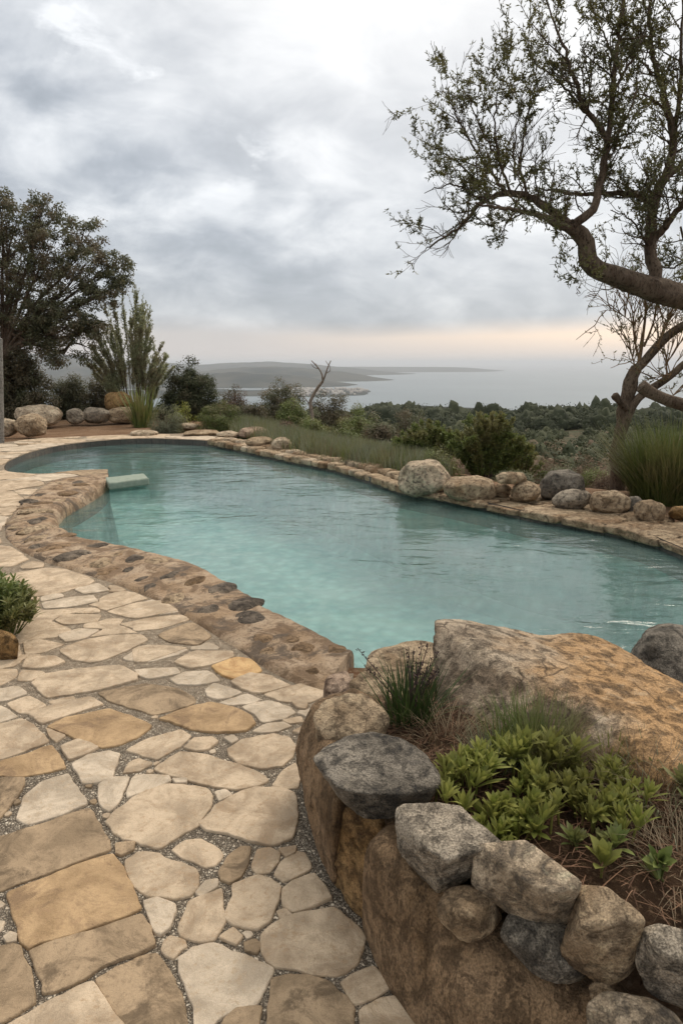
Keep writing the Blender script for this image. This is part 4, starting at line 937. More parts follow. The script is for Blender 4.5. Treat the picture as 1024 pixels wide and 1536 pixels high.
# ------------------------------------------------------------------ bushes
def bush(name, label, cat, x0, y0, x1, Y, mat, leaf=(.05, .022), nclump=90, per=55, clr=.16, fill_=.75, shape=1., depth=.8, stem='bark', group=None, ragged=.2, seed=0, low=.0):
    """dome of leaf clumps carried on stems; y0 = top in the photo, Y = distance"""
    rng = np.random.default_rng(seed+int(x0*3+y0)); rnd_ = random.Random(seed+int(x0+y0))
    base = Pg((x0+x1)/2, Y); w = Py(x1, 700, Y)[0]-Py(x0, 700, Y)[0]; top = Py((x0+x1)/2, y0, Y)[2]; hh = top-base[2]
    r_ = empty(name, base); tag(r_, label, cat, group)
    n = nclump; d = rng.normal(0, 1, (n, 3)); d /= np.linalg.norm(d, axis=1)[:, None]; d[:, 2] = np.abs(d[:, 2])*1.0
    rr = rng.uniform(0, 1, n)**(1/3*(2-fill_)); lob = 1+ragged*fbm(d*1.7+seed, 3)+ragged*.6*rng.normal(0, 1, n)*.5
    C = base+d*(rr*lob)[:, None]*np.array([w*.5-clr*.6, w*.5*depth-clr*.5, (hh-clr*.8)])*np.array([shape, shape, 1.])
    C[:, 2] = np.maximum(C[:, 2], base[2]+.05+low*hh)
    gs = Geo()
    for i in range(0, n, max(1, n//40)):
        m_ = base*.5+C[i]*.5+rng.normal(0, .06, 3); m_[2] = max(m_[2], base[2]+.08)
        tube(gs, resample(chaikin(np.array([base+np.array([rng.normal(0, w*.05), rng.normal(0, w*.05), -.05]), m_, C[i]]), 2), 7), np.linspace(.018, .004, 7)*max(1, hh*.8), 4)
    gs.obj('stem', M[stem], r_)
    cc = np.repeat(C, per, 0); off_ = rng.normal(0, 1, cc.shape); off_ /= np.linalg.norm(off_, axis=1)[:, None]; q_ = rng.uniform(.2, 1, len(cc))**.6
    P = cc+off_*(q_*clr*rng.uniform(.7, 1.2, len(cc)))[:, None]*np.array([1, 1, .85]); P[:, 2] = np.maximum(P[:, 2], base[2]-.02)
    fn = off_+np.array([0, 0, .6])+(P-base)/max(w, hh)*.8+rng.normal(0, .55, P.shape); fn /= np.linalg.norm(fn, axis=1)[:, None]; V, Fq = leaves(P, off_+np.array([0, 0, .5])+rng.normal(0, .5, P.shape), leaf[0], leaf[1], rng, fn)
    gl = Geo(); gl.add(V, Fq); gl.obj('foliage', M[mat], r_); return r_
def stems_plant(name, label, cat, x0, y0, x1, Y, mat, n=30, leafl=.05, leafw=.016, per=40, fan=.5, stem='bark', group=None, seed=1, start=.15, rad=.004, plume=1.):
    """many upright wands with leaves along them"""
    rng = np.random.default_rng(seed); base = Pg((x0+x1)/2, Y); w = Py(x1, 700, Y)[0]-Py(x0, 700, Y)[0]; top = Py((x0+x1)/2, y0, Y)[2]; hh = top-base[2]
    r_ = empty(name, base); tag(r_, label, cat, group); gs = Geo(); anc = []
    for i in range(n):
        u_ = rng.uniform(-1, 1); v_ = rng.uniform(-1, 1); L_ = hh*(1-.55*abs(u_)**1.6)*rng.uniform(.72, 1.)
        b = base+np.array([u_*w*.16, v_*w*.13, 0]); e = base+np.array([u_*w*.5*fan*2, v_*w*.3*fan*2, L_]); m_ = (b+e)/2+np.array([-u_*w*.06, -v_*w*.05, L_*.08])
        P = resample(chaikin(np.array([b, m_, e]), 3), 12)+np.cumsum(rng.normal(0, .006, (12, 3)), 0); tube(gs, P, np.linspace(rad*2, rad*.6, 12), 4)
        k0 = int(12*start); anc += [(P[j], P[j+1]) for j in range(k0, 11)]
        for _ in range(int(8*plume)):
            j = rng.integers(max(2, k0), 11); q_, _d = wander(P[j], P[min(j+1, 11)]-P[j]+rng.normal(0, .05, 3), L_*.14*rng.uniform(.5, 1.2), 3, .12, random.Random(int(rng.integers(1e6))), .08); tube(gs, q_, np.linspace(rad*.7, rad*.35, 4), 3); anc += [(q_[a_], q_[a_+1]) for a_ in range(3)]
    gs.obj('stem', M[stem], r_); V, Fq = leaves_on(anc, per*.12, leafl, leafw, .9, rng=rng, off=.008); gl = Geo(); gl.add(V, Fq); gl.obj('foliage', M[mat], r_); return r_
def tuft(name, label, cat, base, n, L_, w, mat, rad=.1, tilt=(.05, .5), bend=(.3, .9), group=None, seed=2, prof=(1, .95, .8, .5, .03), single=True):
    rng = np.random.default_rng(seed); a = rng.uniform(0, 2*np.pi, n); rr = rad*np.sqrt(rng.uniform(0, 1, n)); P = np.array(base)+np.c_[np.cos(a)*rr, np.sin(a)*rr, 0*a-.01]
    az = a+rng.normal(0, .7, n); V, Fq = blades(P, az, rng.uniform(*tilt, n)*(.3+rr/rad), rng.uniform(*bend, n), L_*rng.uniform(.55, 1.1, n), w*rng.uniform(.7, 1.2, n), prof)
    g_ = Geo(); g_.add(V, Fq); o_ = g_.obj(name, M[mat], None, loc=np.array(base)); return tag(o_, label, cat, group)

BG = 'bushes of the garden edge'
bush('bush', 'dense brownish green bush at the far left edge behind the grey post', 'bush', -60, 500, 92, 20.6, 'leaf_brown', (.075, .04), 380, 110, .24, .8, depth=.6, group=BG, ragged=.15)
bush('bush', 'low grey-green bush behind the rock row, right of the big dark bush', 'bush', 78, 552, 150, 22.0, 'leaf_dark', (.06, .03), 190, 100, .2, .7, group=BG, seed=3)
bush('bush', 'low dull green bush behind the feathery shrub base', 'bush', 118, 552, 205, 22.8, 'leaf_brown', (.06, .028), 190, 90, .2, .7, group=BG, seed=4)
bush('bush', 'dark round bush to the right of the feathery shrub', 'bush', 236, 530, 338, 21.5, 'leaf_deep', (.07, .034), 270, 110, .2, .75, group=BG, seed=5, ragged=.25)
bush('bush', 'small brownish bush with pale tips right of the dark round bush', 'bush', 322, 572, 378, 20.5, 'heather', (.06, .02), 120, 80, .17, .7, group=BG, seed=6)
bush('bush', 'tufty olive-brown bush beside the flat slab at the pool end', 'bush', 224, 604, 284, 17.2, 'grass_grey', (.08, .010), 80, 70, .12, .8, group=BG, seed=7)
bush('bush', 'yellow-green low plant beneath the dark round bush', 'bush', 250, 600, 306, 18.0, 'leaf_bright', (.06, .02), 60, 50, .12, .7, group=BG, seed=8)
bush('bush', 'feathery fresh green mound in front of the meadow', 'bush', 296, 600, 376, 17.6, 'grass_green', (.09, .012), 110, 80, .13, .8, group=BG, seed=9)
bush('bush', 'dark bush with reddish tips left of the dead tree', 'bush', 380, 566, 466, 21.0, 'leaf_dark', (.06, .03), 210, 100, .2, .7, group=BG, seed=10, ragged=.3)
bush('bush', 'olive bush directly behind the dead tree', 'bush', 448, 588, 540, 21.5, 'leaf_brown', (.06, .028), 190, 100, .2, .7, group=BG, seed=11, ragged=.3)
bush('bush', 'mid green bush between the dead tree and the round one', 'bush', 498, 604, 578, 18.5, 'leaf_green', (.055, .024), 160, 90, .18, .7, group=BG, seed=12, ragged=.3)
bush('bush', 'yellowish green small bush below the dead tree', 'bush', 436, 620, 502, 17.5, 'leaf_green', (.05, .022), 110, 80, .15, .7, group=BG, seed=13, ragged=.3)
bush('bush', 'rounded umbrella-like dark bush seen against the sea', 'bush', 570, 605, 646, 26.5, 'leaf_dark', (.06, .024), 150, 80, .2, .8, group=BG, seed=14, low=.15)
bush('bush', 'low brown heathery bush behind the dome-shaped boulder', 'bush', 520, 636, 612, 17.0, 'heather', (.05, .014), 150, 80, .16, .7, group=BG, seed=15)
UG = 'upright leafy shrubs behind the coping'
stems_plant('shrub', 'upright fresh green shrub behind the largest pale boulder', 'shrub', 585, 628, 700, 12.5, 'leaf_green', 70, .065, .025, 95, .55, group=UG, seed=21, start=.2)
stems_plant('shrub', 'tallest upright green shrub with pointed tip above the flattish stones', 'shrub', 672, 610, 790, 11.6, 'leaf_green', 70, .065, .025, 95, .5, group=UG, seed=22, start=.15)
stems_plant('shrub', 'low green shrub filling the gap right of the tallest upright one', 'shrub', 745, 660, 815, 12.6, 'leaf_green', 34, .05, .018, 60, .55, group=UG, seed=23, start=.1)
for (x0, y0, x1, Y, m, lab, sd_) in [(346,598,412,19.8,'leaf_brown','brownish bush between the green mound and the reddish-tipped dark bush',61),(410,592,470,19.6,'leaf_green','green bush in front of the reddish-tipped dark bush',62),(534,618,606,16.8,'leaf_dark','dark low bush in front of the umbrella-like bush',63),(470,632,545,16.2,'grass_green','grassy green bush in the meadow below the snag',64),(400,628,450,17.2,'heather','brown dry tuft of bush in the meadow behind the egg-shaped rock',65),(596,640,660,14.2,'leaf_dark','dark bush just left of the first upright green shrub',66)]:
    bush('bush', lab, 'bush', x0, y0, x1, Y, m, (.06, .025), 130, 85, .18, .75, group=BG, seed=sd_, ragged=.3)
for i, (a, b, c_, Y, m) in enumerate([(775,668,868,14.0,'heather'),(838,672,925,15.0,'heather'),(800,690,880,12.4,'grass_grey'),(860,695,925,12.2,'leaf_green'),(955,665,1040,15.0,'heather'),(700,660,790,17.5,'scrub'),(540,655,640,14.4,'grass_grey'),(612,668,700,10.9,'leaf_green'),(880,702,962,11.2,'heather'),(738,702,802,10.6,'grass_grey'),(905,660,1000,17.0,'scrub')]):
    bush('bush', ['rust brown heathery bush above the dark angular rock', 'brown twiggy bush left of the bare trunk', 'grey dry bush just behind the dark angular rock', 'small green bush at the foot of the bare trunk', 'brown bush beyond the big grass clump', 'dull scrub bush behind the tallest upright shrub', 'grey-green bush left of the upright shrubs', 'small leafy green bush right behind the long tan boulder', 'rusty brown bush in front of the bare trunk', 'low grey bush above the small squat tan stones', 'dull green scrub bush to the right of the bare trunk'][i], 'bush', a, b, c_, Y, m, (.045, .013), 110, 60, .15, .75, group='low scrubby bushes behind the coping', seed=30+i, ragged=.25)

stems_plant('feathery_shrub', 'tall feathery grey-green shrub with pale upright plumes rising beside the left tree', 'shrub', 146, 424, 268, 21.2, 'leaf_silver', 44, .075, .026, 105, .5, seed=41, start=.35, rad=.006, plume=2.6)
tuft('spiky_clump', 'clump of sword-shaped green leaves at the foot of the feathery shrub', 'plant', Pg(218, 19.0), 120, 1.2, .05, 'leaf_green', .25, (.05, .5), (.05, .5), seed=42)
tuft('grass_clump', 'big dark green clump of tall grass at the right edge behind the rust coloured stone', 'grass clump', Pg(1005, 8.6), 2600, 1.15, .011, 'grass_green', .42, (.1, .6), (.2, .9), seed=43)
tuft('grass_clump', 'grass clump behind the first, further right and out towards the slope', 'grass clump', Pg(1060, 9.6), 1600, 1.3, .011, 'grass_dark', .45, (.1, .6), (.2, .9), seed=45)

# meadow grasses (stuff)
def scatter_grass(name, pts, n_per, L_, w, mat, seed, label=None):
    rng = np.random.default_rng(seed); P = np.repeat(pts, n_per, 0)+rng.normal(0, .07, (len(pts)*n_per, 3))*np.array([1, 1, 0]); n = len(P)
    V, Fq = blades(P, rng.uniform(0, 6.28, n), rng.uniform(0, .35, n), rng.uniform(.1, .9, n), L_*rng.uniform(.4, 1.1, n), w*rng.uniform(.7, 1.3, n), (1, .8, .5, .05))
    g_ = Geo(); g_.add(V, Fq); return tag(g_.obj(name, M[mat]), label, 'grass', kind='stuff')
def area_pts(poly, n, seed, dz=0.):
    rng = np.random.default_rng(seed); P = np.array(poly); out = []
    lo, hi = P.min(0), P.max(0); q_ = rng.uniform(lo, hi, (n*4, 2)); q_ = q_[poly_dist(q_[:, 0], q_[:, 1], P) < 0][:n]
    return np.c_[q_, gz(q_[:, 0], q_[:, 1])+dz]
strip = [(-2.6, 16.4), (-1.2, 13.4), (.6, 10.6), (1.2, 10.1), (1.7, 10.6), (1.5, 14), (.4, 18), (-3, 21.5)]
scatter_grass('meadow_grass', area_pts(strip, 1700, 51), 16, .42, .010, 'grass_grey', 52, 'soft grey-green meadow grass along the back of the coping')
scatter_grass('green_grass', area_pts(strip, 700, 53), 14, .42, .012, 'grass_green', 54, 'fresh green grass mixed into the meadow behind the pool')
scatter_grass('dry_grass', area_pts(strip+[], 420, 55), 10, .42, .008, 'grass_dry', 56, 'dry straw-coloured grass stalks in the meadow behind the pool')

# hillside scrub: too many to count, one mass
def scrub_mass(name, n, emin, emax, sz0, per, mat, seed, label, arc=(-26, 34), core=.66, lmax=9.):
    rng = np.random.default_rng(seed); rr = emin*(emax/emin)**rng.uniform(0, 1, n); aa = np.radians(rng.uniform(*arc, n)); x, y = rr*np.sin(aa), rr*np.cos(aa)
    ok = poly_dist(x, y, T) > 3; x, y, rr = x[ok], y[ok], rr[ok]; z = gz(x, y); s_ = sz0*(.6+.9*rng.uniform(0, 1, len(x))**2)*(.55+rr/120)
    C = np.c_[x, y, z]; n = len(C); cc = np.repeat(C, per, 0); ss = np.repeat(s_, per); d = rng.normal(0, 1, cc.shape); d /= np.linalg.norm(d, axis=1)[:, None]; d[:, 2] = np.abs(d[:, 2])
    lob = 1+.28*fbm(np.c_[d[:, :2]*1.6+np.repeat(np.arange(n), per)[:, None]*3.1, d[:, 2]*1.6], 3)
    P = cc+d*(ss*lob*rng.uniform(.5, 1, len(cc))**.5)[:, None]*np.array([1, 1, .85])
    g_ = Geo(); iV, iF = ico(4 if core > .7 else 3); cv_ = iV[None]*(1+.22*fbm(iV*1.9, 3))[None, :, None]*(s_*core)[:, None, None]*np.array([1, 1, .85])+C[:, None]
    cv_ = cv_+(s_[:, None]*(.2*fbm(cv_.reshape(-1, 3)/np.repeat(s_, len(iV))[:, None]*2.0, 2)+.22*fbm(cv_.reshape(-1, 3)/np.repeat(s_, len(iV))[:, None]*5.5, 3)).reshape(n, -1))[:, :, None]*iV[None]
    g_.add(cv_.reshape(-1, 3), (iF[None]+(np.arange(n)*len(iV))[:, None, None]).reshape(-1, 3))
    lf = np.minimum(ss*.125, lmax)
    fn = d+rng.normal(0, .7, P.shape); fn /= np.linalg.norm(fn, axis=1)[:, None]; V, Fq = leaves(P, rng.normal(0, 1, P.shape), 1., 1., rng, fn)
    V = V.reshape(-1, 4, 3); V = P[:, None]+(V-P[:, None])*lf[:, None, None]*np.array([1, 1, .8]); g_.add(V.reshape(-1, 3), Fq); return tag(g_.obj(name, M[mat]), label, 'scrub', kind='stuff')
scrub_mass('hillside_scrub', 650, 24, 110, 1.25, 170, 'scrub', 61, 'dull green scrub covering the slope below the garden')
scrub_mass('brown_scrub', 480, 12.5, 60, .85, 150, 'heather', 62, 'brown dry scrub on the near slope below the garden')
scrub_mass('distant_wood', 380, 120, 330, 2.1, 260, 'wood_leaf', 63, 'far-off dark wood along the brow of the slope', arc=(2, 34), core=.74, lmax=.38)
scrub_mass('distant_scrub', 300, 110, 300, 1.3, 90, 'scrub', 64, 'far-off scrub left of the wood on the brow of the slope', arc=(-24, 5), core=.74, lmax=.45)

# ------------------------------------------------------------------ trees
def limb_px(pts, n=None):
    """pts (px, py, Y); smooth 3-D polyline"""
    P = np.array([Py(*p) for p in pts]); P = chaikin(P, 2); return resample(P, n or max(8, len(pts)*3))
# right tree reaching in from the right
tb_ = empty('overhanging_tree', (5.7, 7.7, -.1)); tag(tb_, 'gnarled tree whose thick limb reaches in from the right edge, sparse small leaves against sky', 'tree')
rootp = np.array([(5.75, 7.75, -.25), (5.65, 7.7, .5), (5.35, 7.5, 1.2), (4.9, 7.2, 1.75)]); 
main = limb_px([(1190,500,6.9),(1110,478,6.7),(1060,460,6.55),(1024,446,6.4),(985,435,6.3),(950,426,6.2),(915,413,6.15),(888,402,6.1),(876,388,6.1),(880,368,6.08),(868,350,6.05),(852,338,6.0)], 40)
trunkP = resample(chaikin(np.concatenate([rootp, main[:1]]), 2), 14)
gt = Geo(); tube(gt, np.concatenate([trunkP, main]), np.concatenate([np.linspace(.24, .17, 14), np.interp(np.linspace(0, 1, 40), [0, .35, .75, .85, 1], [.165, .125, .088, .078, .055])]), 20, .3)
gb = Geo(); anc = []
rndt = random.Random(77)
limbs = [
 ([(854,340,6.0),(832,322,6.05),(806,304,6.1),(788,293,6.15),(764,289,6.2),(738,293,6.3),(718,305,6.35),(700,330,6.4),(680,348,6.4),(655,362,6.4),(630,380,6.4)], .042, .003),
 ([(856,342,6.0),(835,338,5.95),(820,326,5.9),(790,318,5.85),(760,312,5.8),(730,309,5.8),(712,304,5.8)], .036, .006),
 ([(735,293,6.3),(712,270,6.35),(690,245,6.4),(662,228,6.4),(640,214,6.4)], .012, .003),
 ([(722,302,6.3),(700,285,6.2),(680,275,6.1),(652,282,6.1),(636,290,6.1)], .010, .003),
 ([(757,288,6.2),(735,255,6.25),(712,225,6.3),(692,190,6.35),(676,160,6.4),(663,127,6.4)], .014, .003),
 ([(690,186,6.35),(668,168,6.35),(640,152,6.3)], .006, .002),
 ([(765,290,6.2),(748,240,6.1),(740,190,6.05),(745,150,6.0),(750,115,6.0)], .014, .003),
 ([(748,240,6.1),(725,200,6.0),(705,160,6.0),(700,124,5.95)], .009, .003),
 ([(790,295,6.1),(778,250,6.2),(785,200,6.3),(795,150,6.35),(800,100,6.4)], .014, .003),
 ([(772,270,6.2),(770,220,6.0),(778,170,5.9),(770,125,5.9)], .009, .003),
 ([(858,340,6.0),(878,325,6.0),(892,304,6.05),(900,275,6.1),(906,243,6.1),(914,195,6.15),(917,143,6.2),(922,86,6.2),(935,10,6.25),(940,-60,6.3)], .038, .007),
 ([(912,215,6.12),(896,183,6.1),(874,160,6.05),(862,120,6.0),(843,66,6.0),(828,30,6.0),(818,0,6.0)], .026, .005),
 ([(896,183,6.1),(868,158,6.2),(850,135,6.3),(829,115,6.4),(806,95,6.5),(790,80,6.5)], .015, .004),
 ([(918,140,6.2),(935,110,6.3),(950,85,6.4),(968,40,6.5),(985,-20,6.5)], .014, .005),
 ([(920,90,6.2),(905,50,6.1),(890,25,6.1),(884,0,6.1)], .010, .003),
 ([(906,240,6.1),(925,200,6.0),(945,165,5.9),(960,120,5.9)], .014, .004),
 ([(989,434,6.3),(978,395,6.35),(972,368,6.4),(976,335,6.4),(978,309,6.45),(988,280,6.5),(1000,262,6.5),(1011,218,6.5),(1003,172,6.5),(986,115,6.55),(974,66,6.6),(973,0,6.6),(975,-50,6.6)], .060, .007),
 ([(977,310,6.45),(965,294,6.4),(940,290,6.4),(909,289,6.4),(875,294,6.4),(843,289,6.35),(815,283,6.3),(800,281,6.3)], .034, .005),
 ([(1003,260,6.5),(1012,200,6.6),(1018,150,6.6),(1021,90,6.6),(1022,20,6.6),(1024,-50,6.6)], .026, .007),
 ([(981,360,6.4),(1000,335,6.3),(1015,318,6.2),(1035,290,6.1),(1060,250,6.0)], .034, .015),
 ([(1000,262,6.5),(1020,250,6.6),(1045,225,6.7),(1075,180,6.7)], .03, .012),
 ([(1008,190,6.5),(990,155,6.3),(965,140,6.2),(945,142,6.1)], .012, .004),
 ([(985,115,6.55),(965,95,6.5),(940,75,6.4),(925,62,6.4)], .010, .003),
 ([(975,380,6.4),(960,345,6.3),(940,325,6.2),(915,315,6.2)], .013, .004),
 ([(1060,460,6.6),(1050,420,6.8),(1030,380,7.0),(1020,340,7.0)], .03, .010),
 ([(1030,385,7.0),(1015,400,7.1),(1000,405,7.1),(975,390,7.2)], .012, .004),
 ([(940,423,6.2),(925,430,6.1),(900,436,6.0),(880,440,6.0)], .008, .002),
 ([(873,348,6.05),(860,360,6.0),(840,352,5.9),(828,345,5.9)], .008, .003),
]
for k_, (pts, r0, r1) in enumerate(limbs):
    P = limb_px(pts, len(pts)*4); n = len(P); P[1:-1] += np.array([[rndt.gauss(0, .006) for _ in range(3)] for _ in range(n-2)])
    rs = np.linspace(r0, r1, n); tube(gt if r0 > .03 else gb, P, rs, 8 if r0 > .03 else 5, .12 if r0 > .03 else 0)
    if r0 < .03: anc += [(P[i], P[i+1]) for i in range(n//3, n-1)]
    ln = np.linalg.norm(np.diff(P, axis=0), axis=1).sum()
    for _ in range(int(ln*(13 if r0 < .05 else 15))):
        i = rndt.randint(1 if r0 < .03 else n//7, n-2); d = P[i+1]-P[i]; d /= np.linalg.norm(d); s_ = np.array([rndt.gauss(0, 1), rndt.gauss(0, .8), rndt.gauss(.45, .9)]); s_ /= np.linalg.norm(s_)
        grow(gb, anc, P[i], d*.5+s_*.8, rndt.uniform(.16, .42), min(.008, rs[i]*.5), 2, rndt, .15, .06, (2, 4), .6, .7, 3, .0016)
# dangling and dead twigs near the limb
for (a_, b_, Y) in [(870,440,6.2),(905,432,6.2),(950,430,6.3),(770,318,5.8)]:
    p = Py(a_, b_-12, Y); grow(gb, [], p, (-.5, 0, -.6), .3, .004, 1, rndt, .3, .0, (2, 3), .6, .7, 0, .0015)
# broken lower branch
P = limb_px([(1200,690,7.6),(1110,645,7.5),(1060,622,7.45),(1024,607,7.4),(1000,600,7.4),(985,594,7.4),(970,586,7.4),(961,579,7.4)], 24); tube(gt, P, np.interp(np.linspace(0, 1, 24), [0, .8, .93, 1], [.10, .062, .058, .066]), 10, .2)
gt.obj('trunk', M['bark'], tb_); gb.obj('branches', M['bark'], tb_)
gl = Geo(); gl.add(*leaves_on(anc, 2.5, .036, .011, .9, .80, np.random.default_rng(5))); gl.obj('foliage', M['leaf_olive'], tb_)
print('treeB anchors', len(anc))

# bare trunk behind the coping
zb_ = float(gz(4.0, 9.6)[0]); ta = empty('bare_tree', (*Py(926, 735, 9.6)[:2], zb_)); tag(ta, 'slender forked tree with bare dark trunk, rooted behind the row of coping stones', 'tree')
gt = Geo(); gb = Geo(); anc = []
b0 = np.array([Py(926, 735, 9.6)[0], 9.6, zb_-.15])
P1 = np.concatenate([[b0], limb_px([(925,715,9.6),(924,690,9.6),(929,655,9.6),(933,630,9.6),(937,605,9.6),(943,585,9.6),(946,568,9.6),(955,552,9.6)], 24)]); tube(gt, P1, np.interp(np.linspace(0, 1, 25), [0, .3, .6, 1], [.11, .092, .09, .08]), 12, .28)
P2 = limb_px([(955,552,9.6),(968,540,9.6),(985,520,9.55),(1002,502,9.5),(1024,488,9.4),(1060,465,9.3),(1110,430,9.2)], 20); tube(gt, P2, np.linspace(.065, .04, 20), 10, .15)
P3 = limb_px([(928,668,9.55),(938,632,9.5),(948,608,9.5),(962,592,9.5),(980,580,9.5),(1003,566,9.5),(1022,548,9.5),(1060,520,9.5),(1100,480,9.5)], 24); gw = Geo(); tube(gt, P3, np.linspace(.062, .038, 24), 10, .12)
P4 = limb_px([(938,612,9.5),(930,605,9.45),(924,597,9.4),(921,592,9.4)], 8); tube(gt, P4, [.05, .048, .045, .042, .042, .045, .055, .05], 8, .2)
for (pts, r0) in [([(956,552,9.6),(960,530,9.6),(964,500,9.6),(968,470,9.6),(966,440,9.6)], .028), ([(958,540,9.6),(952,515,9.6),(948,490,9.6),(951,465,9.6)], .016), ([(950,486,9.6),(930,470,9.6),(912,464,9.55),(898,468,9.5)], .008), ([(965,520,9.6),(978,490,9.6),(985,460,9.6),(980,430,9.6)], .016), ([(952,552,9.6),(948,535,9.6),(941,518,9.6)], .012), ([(985,518,9.5),(998,490,9.5),(1008,462,9.5),(1020,430,9.5)], .02), ([(975,530,9.5),(995,500,9.6),(1002,470,9.7)], .012), ([(1000,560,9.5),(998,545,9.4),(1010,530,9.4),(1018,515,9.4)], .012), ([(1010,555,9.5),(1000,570,9.4),(990,572,9.4)], .012), ([(1000,600,9.3),(1015,588,9.3),(1030,584,9.3)], .010)]:
    P = limb_px(pts, len(pts)*4); tube(gw, P, np.linspace(r0, r0*.35, len(P)), 6, .1); anc += [(P[i], P[i+1]) for i in range(len(P)//3, len(P)-1)]
    for _ in range(9):
        i = rndt.randint(len(P)//4, len(P)-2); d = P[i+1]-P[i]; d /= np.linalg.norm(d); s_ = np.array([rndt.gauss(0, .5), rndt.gauss(0, .5), rndt.gauss(.5, .5)]); grow(gb, anc, P[i], d*.6+s_*.6, rndt.uniform(.3, .7), .008, 2, rndt, .14, .06, (1, 3), .6, .6, 2, .003)
gt.obj('trunk', M['bark'], ta); gw.obj('limb', M['bark_warm'], ta); gb.obj('twigs', M['bark_warm'], ta)
gl = Geo(); gl.add(*leaves_on(anc, 1.1, .05, .016, .9, .6, np.random.default_rng(6))); gl.obj('foliage', M['leaf_olive'], ta)

# dead little tree
td = empty('dead_tree', Pg(470, 18.5)); tag(td, 'small leafless dead tree with a forked pale top, standing among the bushes beyond the pool', 'tree')
gt = Geo(); b0 = Pg(470, 18.5, -.1)
tube(gt, np.concatenate([[b0], limb_px([(468,620,18.5),(464,604,18.5),(470,592,18.5),(476,582,18.5),(484,572,18.5)], 12)]), np.linspace(.05, .036, 13), 8, .2)
for pts, r0 in [([(484,572,18.5),(483,560,18.5),(476,550,18.5),(467,541,18.5)], .045), ([(484,572,18.5),(488,562,18.4),(491,552,18.4),(496,541,18.4)], .04), ([(478,553,18.5),(471,552,18.5),(466,545,18.4)], .02), ([(489,560,18.4),(496,556,18.4),(494,548,18.4)], .02), ([(476,552,18.5),(474,545,18.5)], .02), ([(493,548,18.4),(488,541,18.4)], .018), ([(464,606,18.5),(456,596,18.4),(450,590,18.4)], .025)]:
    P = limb_px(pts, 10); tube(gt, P, np.linspace(r0*.62, r0*.3, 10), 6, .2)
gt.obj('trunk', M['bark_dead'], td)

# big tree at left
tl = empty('dense_tree', Pg(18, 20.5)); tag(tl, 'large dark dense-crowned tree rising at the left edge above the bushes', 'tree')
gt = Geo(); b0 = Pg(18, 20.5, -.2); rng = np.random.default_rng(8); rl_ = random.Random(4)
lobes = [(25,335,42,20.5),(62,322,34,20.2),(75,372,48,20.0),(125,352,38,20.6),(125,402,46,20.2),(172,398,26,20.3),(30,400,60,20.6),(90,440,48,20.2),(150,445,30,20.0),(5,460,60,20.4),(60,480,40,20.2),(-50,380,80,21),(-60,470,80,21),(110,482,30,19.8),(180,425,14,20.3),(0,300,20,20.5),(140,490,22,19.8)]
fork = np.array([b0[0]+.1, b0[1], 1.9]); tube(gt, resample(chaikin(np.array([b0, b0+np.array([.05, 0, 1.0]), fork]), 2), 10), np.linspace(.24, .19, 10), 10, .15)
CL = []
for (px, py, r_, Y) in lobes:
    c_ = Py(px, py, Y); rw = r_/F*Y; P = resample(chaikin(np.array([fork, fork*.6+c_*.4+np.array([0, 0, .15]), fork*.25+c_*.75+rng.normal(0, .1, 3), c_]), 2), 12); tube(gt, P, np.linspace(.07, .012, 12), 6, .15)
    m_ = int(14+(rw**2)*36); d = rng.normal(0, 1, (m_, 3)); d /= np.linalg.norm(d, axis=1)[:, None]; C = c_+d*(rng.uniform(.25, 1, m_)**.5*rw*rng.uniform(.8, 1.12, m_))[:, None]*np.array([1, 1.0, .85])
    CL.append(C)
    for q_ in C: 
        st = P[rng.integers(6, 12)]; tube(gt, resample(chaikin(np.array([st, (st+q_)/2+rng.normal(0, .07, 3), q_]), 1), 5), np.linspace(.010, .004, 5), 4)
# drooping open branches under the crown
for pts in [[(20,520,20.4),(60,505,20.3),(100,508,20.2),(128,498,20.1),(140,480,20.1)], [(18,500,20.4),(70,525,20.2),(95,530,20.2),(115,505,20.1)], [(95,530,20.2),(108,512,20.2),(130,520,20.1)], [(25,480,20.4),(70,490,20.3),(120,470,20.2)], [(30,505,20.3),(55,520,20.2),(75,512,20.2)]]:
    P = limb_px(pts, 14); tube(gt, P, np.linspace(.05, .015, 14), 6, .15)
    for _ in range(10):
        i = rl_.randint(3, 12); a2 = []; grow(gt, a2, P[i], (rl_.gauss(.2, .6), rl_.gauss(0, .6), rl_.gauss(.1, .5)), .5, .010, 1, rl_, .2, .0, (2, 3), .6, .7, 2, .004); CL.append(np.array([a2[-1][1], a2[len(a2)//2][1]]))
gt.obj('trunk', M['bark'], tl)
C = np.concatenate(CL); per = 66; cc = np.repeat(C, per, 0); d = rng.normal(0, 1, cc.shape); d /= np.linalg.norm(d, axis=1)[:, None]
sz_c = np.repeat(rng.uniform(.12, .24, len(C)), per)
P = cc+d*(sz_c*rng.uniform(.1, 1, len(cc))**.5)[:, None]*np.array([1, 1, .7]); gl = Geo(); fn = d+np.array([0, 0, .5])+rng.normal(0, .7, P.shape); fn /= np.linalg.norm(fn, axis=1)[:, None]; gl.add(*leaves(P, d+rng.normal(0, .6, P.shape), .085, .04, rng, fn)); gl.obj('foliage', M['leaf_dark'], tl)
print('left tree clumps', len(C))

# post
gp = Geo(); pb = np.array([Py(2, 660, 14.5)[0], 14.5, -.1]); pt = np.array([Py(0, 508, 14.5)[0], 14.5, Py(0, 508, 14.5)[2]])
tube(gp, resample(np.array([pb, pt]), 12), np.full(12, .055), 10, .1); tag(gp.obj('wooden_post', M['wood_grey'], None, loc=pb), 'weathered grey wooden post at the left edge beside the boulders', 'post')

